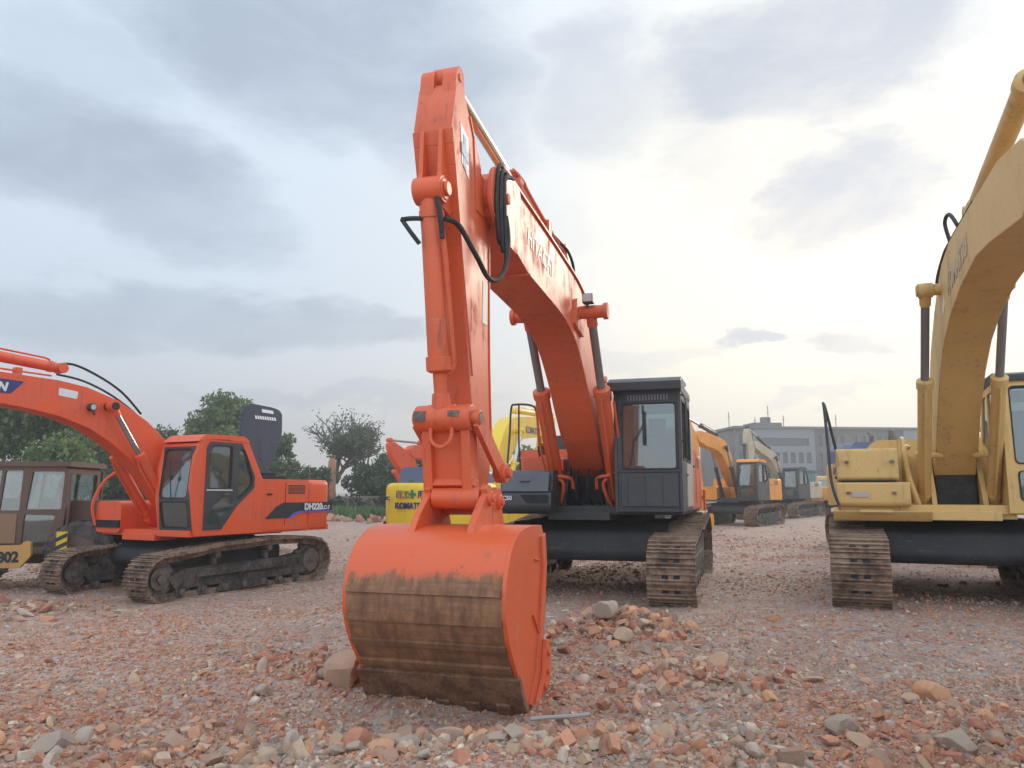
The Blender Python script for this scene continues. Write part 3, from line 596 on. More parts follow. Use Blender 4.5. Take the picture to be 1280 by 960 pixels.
s=MB(); s.cyl((-.42,.3,2.1),(-.42,.3,2.7),.09,14); s.cyl((-.42,.3,2.4),(-.42,.3,2.44),.098,14); s.build('air_cleaner',paint('blue_grey_paint',(.12,.15,.20),.2,.4),A)
# boom seat and hoses in the dark gap
s=MB()
for sg in (-1,1):
    s.px_(rnd([(-1.3,1.2),(-.2,1.2),(-.3,1.9),(-.55,2.12),(-.85,2.1),(-.98,1.75),(-1.2,1.45)],.06),sg*.33-.03,sg*.33+.03)
s.box(-.5,.45,-.1,.25,1.2,1.95); s.build('boom_seat',M['dark'],A,.01)
tubes('hydraulic_hose',[[(x,-.5,1.25),(x*1.05,-.95-.1*(i%2),1.35),(x*1.2,-1.05-.08*(i%3),1.6),(x*.9,-1.0,1.95),(x*.8,-1.0,2.2)] for i,x in enumerate((-.22,-.15,.02,.16,.21))],.018,M['rubber'],A,7)
for sg in (-1,1):
    x=sg*.43; tubes('cylinder_pipe',[[(x+sg*-.06,-1.42,1.80),(x-sg*.02,-1.50,1.74),(x-sg*.16,-1.45,1.72),(x-sg*.24,-1.35,1.68),(x-sg*.25,-1.28,1.55)],[(x-sg*.02,-1.22,1.25),(x-sg*.10,-1.36,1.45),(x-sg*.13,-1.42,1.62),(x-sg*.06,-1.46,1.70)]],.026,M['orange'],A)
    tubes('cylinder_pipe',[[(x+sg*.13,-1.95,2.75),(x+sg*.15,-1.75,2.3),(x+sg*.14,-1.55,1.95),(x+sg*.10,-1.46,1.80),(x-sg*.05,-1.47,1.76)]],.018,M['orange'],A)
# cab A: black with protruding roof guard and barred upper slot
cA=dict(x=(.52,1.46),nf=3,paint='black',roofpaint='black',glass='glass',
 side=[(-1.74,1.22),(-1.76,1.9),(-1.74,2.98),(-1.2,3.0),(-.12,2.96),(-.02,2.85),(-.02,1.22)],
 swin=[rnd([(-1.58,1.95),(-1.05,1.95),(-1.05,2.8),(-1.60,2.8)],.05),rnd([(-.9,1.95),(-.2,1.95),(-.22,2.78),(-.9,2.8)],.05)],
 fwin=[rnd([(.63,1.81),(1.39,1.81),(1.39,2.74),(.63,2.74)],.05)],
 rear=lambda z:-.03,rz=2.9,rwin=[rnd([(.68,1.95),(1.3,1.95),(1.3,2.75),(.68,2.75)],.06)],
 roof=[(-1.80,2.94),(-1.80,3.02),(-.1,3.03),(-.02,2.95),(-.1,2.92),(-1.7,2.90)])
ca=cab(A,cA)
s=MB(); s.px_([(-1.80,2.93),(-1.95,2.90),(-1.97,3.02),(-1.80,3.09),(-1.0,3.10),(-1.0,3.05)],.47,1.49); s.box(.47,.50,-1.96,-1.76,2.78,2.93); s.build('roof_guard',M['black'],ca,.012)
s=MB()
for k in range(14): x=.72+k*.042; s.box(x,x+.022,-1.768,-1.755,2.78,2.86)
s.build('guard_slots',paint('pale_slot_paint',(.20,.21,.23),.1,.5),ca,0,False)
s=MB(); s.box(.62,1.40,-1.775,-1.764,1.30,1.76); s.box(.56,1.44,-1.785,-1.775,1.775,1.80)
for k in range(3): s.box(.70+.24*k,.712+.24*k,-1.785,-1.775,1.33,1.73)
s.build('front_guard_plate',M['black'],ca,.006)
s=MB(); s.tube([(.74,-1.79,1.86),(.80,-1.795,2.2),(.95,-1.79,2.45)],.008,6); s.box(.93,.97,-1.80,-1.78,2.15,2.62); s.build('wiper',M['rubber'],ca)
s=MB(); s.box(1.455,1.475,-1.05,-.15,1.28,1.92); s.bar((1.49,-1.1,1.75),(1.49,-.95,1.75),.02,.03); s.build('cab_door',M['dusty'],ca,.008)
s=MB(); s.tube(spline([(1.47,-1.70,2.2),(1.53,-1.78,2.3),(1.53,-1.78,2.75),(1.47,-1.70,2.85)],5),.013,7); s.build('grab_handle',M['black'],ca)
s=MB(); s.tube([(.62,-1.6,1.95),(.60,-1.62,2.66)],.02,6); s.box(.56,.60,-1.55,-1.45,2.0,2.6); s.build('green_grab_tape',M['greenpane'],ca)
# boom A
bA=boom(A,BOOM,.25,M['orange'],FOOT)
s=MB()
for x in (-.25,.25):      # flange plates standing proud along top and bottom
    pass
top=[(-1.02,2.72),(-1.45,3.35),(-1.75,3.72),(-2.10,4.02),(-2.55,4.22),(-3.10,4.30),(-4.25,4.38),(-5.39,4.44),(-5.95,4.47)]
low=[(-5.25,3.72),(-4.20,3.66),(-3.60,3.60),(-3.0,3.42),(-2.45,3.05),(-2.0,2.62),(-1.55,2.22)]
def strip(mb,pts,x0,x1,t,o=0.002):
    P=[Vector((p[0],p[1],0)) for p in pts]; P=[(p.x,p.y) for p in spline(P,3)]
    a=[];b=[]
    for i,p in enumerate(P):
        t_=(Vector(P[min(i+1,len(P)-1)])-Vector(P[max(i-1,0)])).normalized(); n=Vector((-t_.y,t_.x)); a.append(tuple(Vector(p)+n*o)); b.append(tuple(Vector(p)+n*(o+t)))
    for i in range(len(P)-1): mb.px_([a[i],a[i+1],b[i+1],b[i]],x0,x1)
strip(s,top,-.275,.275,-.022,-.003); s.build('boom_flange',M['orange'],bA,0,False); s=MB(); strip(s,low,-.27,.27,-.02,-.003); s.build('boom_flange',M['orange'],bA,0,False)
text(bA,'lettering','HITACHI',.26,(.254,-5.30,4.03),(0,1,-.07),(0,0,1),M['white2'],.006,.15,.0012,1.05)
s=MB(); s.cylx(-.62,.62,-2.86,3.84,.085,18); s.cylx(-.66,-.60,-2.86,3.84,.11,18); s.cylx(.60,.66,-2.86,3.84,.11,18); s.px_(rnd([(-3.15,3.62),(-2.6,3.55),(-2.68,4.0),(-3.05,4.0)],.06),-.29,.29); s.build('boom_pin',M['orange'],bA,.006)
s=MB(); s.box(.35,.49,-3.04,-2.90,3.93,4.05); s.box(.40,.43,-2.99,-2.94,3.88,3.94); wl=s.build('work_lamp',M['black'],bA,.01)
s=MB(); s.box(.36,.48,-3.05,-3.042,3.94,4.04); s.build('lamp_glass',M['lamp'],wl)
for x in (-.43,.43): hcyl(A,(x,-1.0,1.30),(x,-2.86,3.84),.64,.105,.058,M['orange'],M['rodd'],w=.09)
s=MB()
for sg in (-1,1): s.px_(rnd([(-6.55,4.0),(-6.30,3.80),(-5.7,3.75),(-5.6,4.45),(-6.1,4.52),(-6.5,4.33)],.12),sg*.262-.018,sg*.262+.018); s.cylx(min(sg*.28,sg*.33),max(sg*.28,sg*.33),-6.25,4.12,.15,20); s.cylx(min(sg*.33,sg*.36),max(sg*.33,sg*.36),-6.25,4.12,.05,12)
s.build('boom_tip_fork',M['orange'],bA,.01)
# arm A
arA=MB(); arA.px_(ARM,-.155,.172); arm=arA.build('arm',M['orange'],A,.014)
s=MB()
for x in (-.07,.09): s.px_([(-7.205,4.38),(-7.235,4.36),(-7.25,4.0),(-7.28,3.90),(-7.20,3.72),(-7.02,3.70)],x-.018,x+.018)
for x in (-.085,.11): s.px_([(-7.14,4.66),(-7.11,4.90)]+arc(-7.02,4.90,.085,165,15,6)+[(-6.90,4.80),(-6.9,4.6)],x-.06,x+.06)
strip(s,[(-6.68,2.45),(-6.90,3.24),(-7.07,3.91),(-7.20,4.38)],-.165,.182,.015,-.004)
strip(s,[(-6.80,4.67),(-6.52,4.29)],-.165,.182,.02,-.004); strip(s,[(-6.275,3.7),(-6.27,3.4),(-6.25,2.6),(-6.19,1.9)],-.165,.182,.02,-.004)
s.cylx(-.16,.18,-7.02,4.90,.035,12)
s.px_([(-6.7,4.55),(-6.45,4.2),(-6.42,3.9),(-6.62,3.9)],.172,.182)
s.build('arm_stiffeners',M['orange'],arm,.004,False)
s=MB(); s.cylx(.165,.245,-6.30,4.12,.16,20); s.build('arm_boss',M['orange'],arm,.01); s=MB(); s.cylx(-.24,-.15,-6.30,4.12,.16,20); s.build('arm_boss',M['orange'],arm,.01)
# dealer sticker
s=MB(); s.px_([(-7.02,4.52),(-6.83,4.46),(-6.80,4.10),(-6.97,4.18)],.173,.176); st=s.build('sticker',M['white'],arm,0,False)
s=MB(); s.px_([(-6.95,4.44),(-6.885,4.42),(-6.875,4.14),(-6.935,4.17)],.177,.179); s.px_([(-7.0,4.36),(-6.835,4.32),(-6.83,4.22),(-6.99,4.27)],.1795,.181); s.build('cross_emblem',M['fade_blue'],st,0,False)
s=MB(); s.px_([(-6.44,2.95),(-6.31,2.95),(-6.30,3.33),(-6.43,3.33)],.173,.175); s.build('sticker',M['white2'],arm,0,False)
hcyl(A,(.05,-3.2,4.56),(.05,-6.98,4.93),.54,.10,.058,M['orange'],M['brass'],w=.11)
kt=(-7.23,3.86); kb=(-6.93,2.08)
s=MB(); s.cylx(-.12,.14,kt[0],kt[1],.088,20); s.cylx(.14,.17,kt[0],kt[1],.06,14); s.build('cylinder_bracket',M['orange'],arm,.01)
hcyl(A,(.01,kt[0],kt[1]),(.01,kb[0],kb[1]),.80,.090,.055,M['orange'],M['orange'],w=.12,eye=.11)  # rod coloured orange to stand in for the orange reflection on its steel
s=MB(); s.tube(spline([(-.02,-7.24,3.63),(-.12,-7.30,3.62),(-.20,-7.30,3.62)],4),.02,8); s.tube(spline([(-.20,-7.30,3.62),(-.13,-7.30,3.52),(-.06,-7.27,3.42)],4),.018,8); s.build('pipe_fitting',M['rubber'],arm)
s=MB(); s.tube(spline([(.12,-7.25,3.52),(.125,-7.18,3.3),(.125,-7.04,2.75),(.12,-6.97,2.50),(.08,-6.98,2.44)],5),.022,8); s.build('cylinder_pipe',M['orange'],arm)
tubes('hydraulic_hose',[[(.08,-7.28,3.80),(.115,-7.29,3.66),(.125,-7.25,3.45)],[(.13,-7.22,3.62),(.20,-7.1,3.60),(.27,-6.9,3.42),(.30,-6.6,3.28),(.34,-6.35,3.42),(.34,-6.22,3.75),(.30,-6.2,4.05)]],.022,M['rubber'],arm,8,6)
tubes('hydraulic_hose',[[(.27+.025*k,-6.05+.03*k,4.42),(.29+.02*k,-6.33+.03*k,4.42-.05*k),(.30+.02*k,-6.44+.05*k,4.08),(.30+.02*k,-6.38+.05*k,3.72-.09*k),(.29+.01*k,-6.25+.03*k,3.70+.06*k)] for k in range(3)],.019,M['rubber'],arm,8,6)
s=MB(); s.tube(spline([(.12,-5.35,4.80),(.15,-5.1,4.78),(.15,-4.9,4.74),(.15,-4.2,4.66),(.15,-3.75,4.62),(.17,-3.55,4.58)],6),.022,8)
s.box(.08,.2,-4.15,-4.02,4.36,4.68); s.tube([(.2,-5.2,4.46),(.2,-3.0,4.35)],.02,8); s.tube([(-.14,-5.2,4.46),(-.14,-3.0,4.35)],.02,8); s.build('hard_line',M['orange'],bA)
s=MB(); s.tube(spline([(.15,-3.75,4.62),(.18,-3.5,4.60),(.22,-3.25,4.56),(.24,-3.05,4.44),(.24,-3.0,4.26)],6),.02,8); s.build('hose',M['rubber'],bA)
s=MB(); s.box(-.1,.2,-3.45,-3.05,4.28,4.40); s.px_([(-3.4,4.38),(-3.0,4.36),(-3.1,4.62),(-3.28,4.66)],-.10,-.07); s.px_([(-3.4,4.38),(-3.0,4.36),(-3.1,4.62),(-3.28,4.66)],.17,.20); s.build('cylinder_bracket',M['orange'],bA,.008)
# bucket A
APINA=(-6.60,1.42)
bkA,TA=bucket(A,APINA,0,.115,.585,M['orange'],M['bucket'],teeth=5,k_=1.065)
# linkage
s=MB(); lp=TA((-.22,.03)); 
s.px_([(kb[0]+.02,kb[1]),(lp[0]+.02,lp[1]),(lp[0]+.10,lp[1]),(kb[0]+.10,kb[1])],-.09,.23)
for x in (-.13,.20): s.px_([(kb[0]-.04,kb[1]+.02),(lp[0]-.05,lp[1]+.05),(lp[0]+.14,lp[1]),(kb[0]+.13,kb[1])],x-.03,x+.05)
s.cylx(-.20,.27,kb[0],kb[1],.105,22); s.cylx(-.23,.34,kb[0],kb[1],.06,16); s.px_([(lp[0]-.06,lp[1]+.10),(lp[0]-.02,lp[1]+.16),(lp[0]+.1,lp[1]+.14),(lp[0]+.1,lp[1]+.05)],-.14,.26)
lk=s.build('bucket_link',M['orange'],A,.012)
s=MB(); s.cylx(.33,.342,kb[0],kb[1],.045,18); s.box(-.19,-.09,kb[0]-.115,kb[0]-.10,kb[1]-.03,kb[1]+.05); s.box(.10,.19,kb[0]-.112,kb[0]-.10,kb[1]+.0,kb[1]+.05); s.build('worn_patch',M['steel'],lk)
s=MB(); s.tube(spline([(-.06,kb[0]-.06,kb[1]-.08),(-.05,kb[0]-.07,kb[1]-.18),(.03,kb[0]-.08,kb[1]-.235),(.11,kb[0]-.07,kb[1]-.18),(.12,kb[0]-.06,kb[1]-.08)],5),.016,8); s.build('lifting_eye',M['orange'],lk)
il=(-6.30,1.66)
for x in (-.205,.305):
    s=MB(); d=Vector((il[0]-kb[0],il[1]-kb[1])).normalized(); n=Vector((-d.y,d.x))*.085
    s.px_([(kb[0]+n.x,kb[1]+n.y),(kb[0]-n.x,kb[1]-n.y),(il[0]-n.x*.9,il[1]-n.y*.9),(il[0]+d.x*.1,il[1]+d.y*.1),(il[0]+n.x*.9,il[1]+n.y*.9)],x-.022,x+.022); s.cylx(x-.05,x+.05,il[0],il[1],.085,16); s.cylx(x-.07,x+.09,il[0],il[1],.045,12); s.build('idler_link',M['orange'],A,.008)
# ================================================================== machine B : red-orange excavator seen from its side, left
B=empty('hydraulic_excavator',(-6.4,15.9,-.40),28)
tag(B,'red-orange excavator on the left with its dark engine hood raised and a black side stripe','excavator')
carbody(B,1.2,.95,-1.2,1.2)
for sg in (-1,1): track(B,sg*1.2,.6,1.85,.40,.46,[(1.5,.96),(.68,.98),(0,.95),(-.62,.93),(-1.2,.86)])
ebB,cwB=house(B,dict(xl=-1.33,xr=1.33,zb=1.10,zt=2.16,yb=.36,yc=1.75,ye=2.72,yf=-1.28,paint='orange2',deck='orange2',bulge=.25,cwup=.0))
gcB=dict(x=(.40,1.36),nf=5,paint='orange2',glass='glass',bev=.02,
 side=[(-1.22,1.10),(-1.27,1.35),(-1.34,1.75),(-1.34,2.35),(-1.22,2.80),(-1.05,2.93),(-.15,2.94),(-.02,2.86),(.40,2.12),(.40,1.10)],
 swin=[rnd([(-.98,1.95),(-.98,2.6),(-.90,2.78),(-.42,2.78),(-.42,1.95)],.05),rnd([(-.27,1.72),(.10,2.0),(.12,2.18),(-.12,2.72),(-.27,2.76)],.05)],
 fwin=[rnd([(.50,1.78),(1.26,1.78),(1.26,2.70),(.50,2.70)],.08),rnd([(.52,1.24),(1.24,1.24),(1.26,1.72),(.50,1.72)],.06)],
 rear=lambda z:float(np.interp(z,[1.1,2.1,2.86,2.94],[.40,.40,-.02,-.10])),rz=2.86,rwin=[rnd([(.55,2.2),(1.2,2.2),(1.2,2.7),(.55,2.7)],.05)],
 roof=[(-1.26,2.82),(-1.08,2.97),(-.15,2.98),(-.02,2.90),(-.02,2.84),(-.2,2.88),(-1.0,2.88)])
cb=cab(B,gcB)
s=MB(); s.plate([(-1.04,1.20),(-1.04,2.72),(-.97,2.84),(-.20,2.84),(.16,2.2),(.16,1.98),(-.28,1.62),(-.62,1.20)],[rnd([(-.98,1.95),(-.98,2.6),(-.90,2.78),(-.42,2.78),(-.42,1.95)],.05),rnd([(-.27,1.72),(.10,2.0),(.12,2.18),(-.12,2.72),(-.27,2.76)],.05)],lambda y,z:(1.362,y,z),lambda y,z:(1.372,y,z))
dr=s.build('cab_door',M['black'],cb,0,False)
s=MB(); s.px_(rnd([(-.95,1.32),(-.62,1.30),(-.36,1.58),(-.36,1.80),(-.6,1.80),(-.86,1.62)],.06),1.374,1.378); s.build('lower_pane',M['glass'],dr,0,False)
s=MB(); s.bar((1.40,-.62,1.86),(1.40,-.50,1.86),.02,.03); s.build('handle',M['steel'],dr)
s=MB(); s.box(1.36,1.378,-1.0,-.4,1.925,1.945); s.build('window_rail',M['white'],dr)
s=MB(); s.tube([(.86,-1.36,1.75),(.84,-1.39,2.2),(.80,-1.37,2.5)],.010,6); s.box(.84,.88,-1.40,-1.36,2.12,2.2); s.build('wiper',M['rubber'],cb)
s=MB(); s.plate([(.44,1.16),(1.32,1.16),(1.34,1.75),(1.32,2.74),(.44,2.74)],gcB['fwin'],lambda x,z:(x,float(np.interp(z,[1.1,1.35,1.75,2.35,2.8],[-1.22,-1.27,-1.34,-1.34,-1.22]))-.002,z),lambda x,z:(x,float(np.interp(z,[1.1,1.35,1.75,2.35,2.8],[-1.22,-1.27,-1.34,-1.34,-1.22]))-.008,z)); s.build('windscreen_surround',M['black'],cb,0,False)
# black stripe with blue line and lettering on the side
s=MB(); s.px_([(.50,1.36),(.80,1.60),(1.0,1.68),(2.50,1.68),(2.50,1.50),(1.50,1.50),(1.30,1.46),(1.15,1.36)],1.335,1.339); sb=s.build('side_stripe',M['black_ink'],ebB,0,False)
s=MB(); s.px_([(1.15,1.36),(1.30,1.465),(1.50,1.505),(2.50,1.505),(2.50,1.47),(1.52,1.465),(1.34,1.42),(1.24,1.36)],1.3395,1.342); s.build('blue_line',M['blue_ink'],sb,0,False)
text(sb,'lettering','DH220',.19,(1.3425,1.62,1.525),(0,1,0),(0,0,1),M['white'],.008,0,.003,.98)
text(sb,'lettering','LC-7',.115,(1.3425,2.17,1.525),(0,1,0),(0,0,1),M['white'],.004,0,.003,1.05)
# raised hood
s=MB(); hp=rnd([(1.70,2.20),(2.12,2.20),(2.34,2.62),(2.76,3.30),(2.86,3.78),(2.78,3.88),(2.60,3.92),(1.90,3.96),(1.72,3.88),(1.36,2.90),(1.36,2.60)],.10)
s.sweep(hp,lambda y,z:(-.25-(z-2.2)*.25,y,z),lambda y,z:(-.33-(z-2.2)*.25,y,z)); hd=s.build('raised_hood',M['navy'],B,.025)
s=MB()
for k in range(9): y=1.96+.075*k; s.sweep([(y,3.60),(y+.05,3.59),(y+.05,3.67),(y,3.68)],lambda y,z:(-.247-(z-2.2)*.25,y,z),lambda y,z:(-.240-(z-2.2)*.25,y,z))
s.sweep([(2.20,3.77),(2.56,3.76),(2.56,3.84),(2.20,3.85)],lambda y,z:(-.247-(z-2.2)*.25,y,z),lambda y,z:(-.240-(z-2.2)*.25,y,z)); s.build('hood_grille',M['white'],hd,0,False)
s=MB(); s.bar((-.2,1.5,2.15),(-.38,1.7,2.75),.03,.03); s.bar((.4,1.6,2.16),(-.3,1.85,2.7),.02,.02); s.build('hood_stay',M['black'],hd)
s=MB(); s.box(-.9,.7,.9,1.7,2.14,2.24); s.cyl((-.2,1.3,2.2),(-.2,1.3,2.42),.09,10); s.box(.1,.5,1.2,1.6,2.2,2.32); s.build('engine_top',M['slot'],B,.02)
s=MB(); s.tube(spline([(1.1,2.0,2.16),(1.1,2.0,2.36),(1.0,2.0,2.42),(.4,2.05,2.42),(-.2,2.1,2.42),(-.3,2.1,2.16)],5),.014,6); s.build('handrail',M['steel'],B)
# front-right tank, lamp box and rail
s=MB(); s.py_(rnd([(-1.30,1.12),(-.55,1.12),(-.55,1.72),(-1.30,1.72)],.12),-1.35,.3); s.build('fuel_tank',M['orange2'],B,.03)
s=MB(); s.box(-1.3,-.55,-1.38,-1.354,1.22,1.36); s.build('lamp_recess',M['slot'],B)
rail(B,[(-1.25,-1.38,1.25),(-1.32,-1.42,1.7),(-1.2,-1.2,2.2),(-.85,-.75,2.5),(-.7,-.4,2.5)],.03,'orange2')
# boom B
bp=[(-.60,1.62),(-.48,1.78),(-.58,2.05),(-.99,2.86),(-1.45,3.22),(-2.06,3.55),(-2.69,3.73),(-3.2,3.79),(-4.2,3.81),(-5.2,3.82),(-5.75,3.78),(-5.98,3.62),(-5.95,3.42),(-5.7,3.34),(-4.9,3.34),(-4.19,3.31),(-3.62,3.25),(-3.14,3.17),(-2.63,3.02),(-2.16,2.77),(-1.82,2.53),(-1.46,2.22),(-1.15,1.85),(-.9,1.60)]
gen_front(B,dict(paint='orange2',foot=(-.74,1.76),tip=(-5.82,3.58),end=(-5.5,.98),bhw=.2,boompoly=bp,bfoot=(-.74,1.76),btip=(-5.82,3.58),bcyl_b=(-.84,1.36),bcyl_t=(-2.30,3.42),afr=.5,bfr=.60,pinpaint='rubber'))
s=MB(); s.px_(rnd([(-4.9,3.72),(-3.78,3.69),(-3.98,3.47),(-4.9,3.47)],.03),.2015,.205); bd=s.build('badge',M['ink'],B,0,False)
text(bd,'lettering','DOOSAN',.185,(.2055,-4.86,3.52),(0,1,-.01),(0,0,1),M['white'],.01,.2,.003,1.02)
s=MB(); s.px_(rnd([(-3.20,3.66),(-2.86,3.63),(-2.87,3.50),(-3.20,3.53)],.02),.2015,.204); s.build('sticker',M['white'],B,0,False)
s=MB(); s.cylx(.2,.30,-2.62,3.38,.07,14); s.tube([(.28,-2.62,3.36),(.28,-2.58,3.24)],.02,6); lm=s.build('work_lamp',M['black'],B,.006)
s=MB(); s.cylx(.30,.305,-2.62,3.38,.05,14); s.build('lamp_glass',M['lamp'],lm)
s=MB(); s.tube(spline([(.02,-3.25,4.05),(.05,-2.9,4.12),(.08,-2.4,3.96),(.1,-1.95,3.72),(.12,-1.55,3.36)],5),.022,7)
s.tube(spline([(.1,-3.2,3.9),(.1,-2.7,3.84),(.1,-2.1,3.62),(.1,-1.5,3.24),(.1,-1.1,2.8)],5),.02,7); s.build('hose',M['rubber'],B)
s=MB(); s.tube([(.12,-5.2,3.88),(.12,-3.3,3.86)],.018,6); s.box(.05,.16,-3.9,-3.8,3.8,3.92); s.build('hard_line',M['orange2'],B)
# ================================================================== machine C : ochre yellow excavator, right
C=empty('hydraulic_excavator',(6.50,11.60,0.03),22.5)
tag(C,'ochre yellow excavator at the right edge, its boom reaching out of the picture','excavator')
carbody(C,1.3,1.05,-1.32,1.3)
for sg in (-1,1): track(C,sg*1.30,.70,1.95,.44,.50,[(1.5,1.02),(.68,1.02),(0,.98),(-.62,1.0),(-1.3,.93)])
house(C,dict(xl=-1.50,xr=1.45,zb=1.2,zt=2.0,yb=-.1,yc=1.9,ye=3.1,yf=-1.55,paint='yellow',deck='yellow',hood=(-1.0,1.0,.6,2.3,.3),hoodpaint='yellow',exhaust=(-.6,1.2,.4)))
s=MB(); s.px_(rnd([(-1.62,1.62),(-1.66,1.66),(-1.60,2.06),(-.12,2.06),(-.12,1.60)],.05),-1.50,-.74)
s.px_(rnd([(-1.66,1.28),(-1.70,1.32),(-1.70,1.60),(-.12,1.60),(-.12,1.26)],.04),-1.52,-.62); tb=s.build('tool_box',M['yellow'],C,.02)
for z_ in (1.86,1.44):
    for x_ in (-1.40,-.84): q=MB(); q.box(x_,x_+.05,-1.725,-1.64,z_,z_+.035); q.build('latch',M['steel'],tb,.004)
q=MB(); q.box(-1.46,-.78,-1.672,-1.60,1.605,1.618); q.build('seam',M['slot'],tb,0,False)
s=MB(); s.box(-1.33,-1.12,-1.712,-1.703,1.40,1.48); s.build('nameplate',M['dusty'],tb,.003)
s=MB(); s.px_(rnd([(-1.72,1.22),(-1.60,1.08),(-.2,1.08),(-.2,1.24)],.03),-1.58,-.38); s.box(-1.25,-.85,-1.78,-1.60,1.20,1.235); s.build('step',M['yellow'],C,.015)
rail(C,[(-1.50,-1.72,1.28),(-1.58,-1.72,1.6),(-1.60,-1.72,2.1),(-1.62,-1.7,2.6),(-1.63,-1.66,2.70),(-1.60,-1.55,2.6),(-1.50,-1.3,2.07)],.02,'black')
s=MB()
for sg in (-1,1): s.px_(rnd([(-1.35,1.15),(-.2,1.15),(-.3,1.9),(-.55,2.10),(-.85,2.08),(-1.0,1.75),(-1.22,1.45)],.06),sg*.30-.03,sg*.30+.03)
s.px_(rnd([(-1.1,1.2),(-.2,1.2),(-.3,2.3),(-.55,2.25),(-.75,1.9)],.06),-.60,-.56); s.box(-.72,.6,-1.50,-1.40,1.12,1.19); s.build('boom_seat',M['yellow'],C,.01)
s=MB(); s.box(-.26,.27,-1.0,-.6,1.2,1.75); s.build('valve_cover',M['rubber'],C,.05)
tubes('hydraulic_hose',[[(x,-.8,1.7),(x*1.05,-1.05,1.8),(x*1.1,-1.15,1.95),(x*.9,-1.05,2.15)] for x in [-.18+.12*i for i in range(4)]],.024,M['rubber'],C,7)
tubes('cylinder_pipe',[[(sg*.5,-1.5,1.98),(sg*.4,-1.56,1.96),(sg*.28,-1.5,1.96),(sg*.2,-1.4,1.95)] for sg in (-1,1)]+[[(-.55,-.9,2.1),(-.62,-1.2,2.05),(-.60,-1.35,1.7),(-.52,-1.4,1.35),(-.48,-1.3,1.25)]],.037,M['yellow'],C)
cpoly=[(-.60,1.72),(-.48,1.88),(-.58,2.10),(-1.05,2.80),(-1.6,3.35),(-2.25,3.75),(-2.75,3.98),(-3.2,4.13),(-3.84,4.19),(-5.14,4.12),(-6.5,4.03),(-7.25,3.88),(-7.56,3.66),(-7.46,3.44),(-7.1,3.36),(-5.9,3.54),(-5.3,3.60),(-4.3,3.55),(-3.5,3.42),(-2.85,3.22),(-2.35,2.95),(-1.8,2.50),(-1.35,2.02),(-.95,1.66)]
bC=gen_front(C,dict(paint='yellow',foot=(-.74,1.86),tip=(-7.33,3.64),end=(-8.7,1.3),bhw=.25,boompoly=cpoly,bfoot=(-.74,1.86),btip=(-7.33,3.64),bcyl_b=(-1.05,1.28),bcyl_t=(-2.95,3.88),bfr=.62,afr=.72,phi=-10,bw=.55,rod='rodd'))
text(bC,'lettering','KOMATSU',.30,(-.254,-3.55,3.66),(0,-1,.06),(0,0,1),M['beige'],.006,.1)
s=MB(); s.px_([(-3.22,3.75),(-3.0,3.62),(-3.03,3.52),(-3.25,3.63)],-.254,-.2515); s.build('sticker',M['white'],bC,0,False)
s=MB(); s.tube(spline([(-.2,-2.45,3.86),(-.24,-2.65,4.05),(-.22,-3.2,4.22),(-.2,-3.6,4.26),(-.18,-5,4.22)],5),.02,7); s.tube(spline([(-.2,-3.6,4.26),(-.23,-3.55,4.5),(-.2,-3.7,4.55),(-.16,-3.9,4.35)],5),.022,7); s.build('hose',M['rubber'],bC)
gen_cab(C,None,(.50,1.45),-1.62,1.2,'yellow','glass','rubber')
# ================================================================== ground sheet
def sinhax(a,b,n,k,c=0):
    t=np.linspace(-1,1,n); v=np.sinh(t*k)/np.sinh(k); return np.where(v<0,-v*a,v*b)+c
gx=sinhax(-420,420,380,5.2); t_=np.linspace(0,1,420); gy=-14+ (np.sinh((t_)*5.4)/np.sinh(5.4))*900
# finer rows in the near field
gy=np.unique(np.r_[np.arange(-14,2.5,.6),np.arange(2.5,14,.07),14+np.cumsum(.08*1.035**np.arange(175))])
GX,GY=np.meshgrid(gx,gy); GZ=terrain(GX,GY)
nx_,ny_=len(gx),len(gy); me=bpy.data.meshes.new('ground'); vs=np.stack([GX,GY,GZ],-1).reshape(-1,3)
ii=(np.arange(ny_-1)[:,None]*nx_+np.arange(nx_-1)[None]).ravel(); fs=np.stack([ii,ii+1,ii+1+nx_,ii+nx_],-1)
me.from_pydata(vs.tolist(),[],fs.tolist()); me.shade_smooth(); gobj=bpy.data.objects.new('ground',me); COL.objects.link(gobj); gobj['kind']='structure'
m,t,b=mat('rubble_ground'); tc=t.add('ShaderNodeTexCoord').outputs['Object']
nA=t.noise(.35,5,.6,tc).outputs[0]; nB=t.noise(2.2,6,.65,tc).outputs[0]; nC=t.noise(18,6,.7,tc).outputs[0]
col=t.mix(t.mapr(nB,.35,.65),(.37,.215,.145),(.50,.34,.25)); col=t.mix(t.mapr(nA,.42,.62,0,.4),col,(.45,.34,.265))
col=t.mix(t.mapr(nC,.45,.7,0,.55),col,(.20,.125,.10))
def chips(scale,cut,th=.5):
    wv=t.vm('ADD',tc,t.vm('SCALE',t.vm('SUBTRACT',t.noise(scale*1.5,2,.5,tc).outputs['Color'],(.5,.5,.5)).outputs[0],sc=.5/scale).outputs[0]).outputs[0]
    v=t.add('ShaderNodeTexVoronoi'); v.inputs['Scale'].default_value=scale; t.l.new(wv,v.inputs['Vector'])
    sp=t.add('ShaderNodeSeparateColor'); t.l.new(v.outputs['Color'],sp.inputs[0]); return v,sp
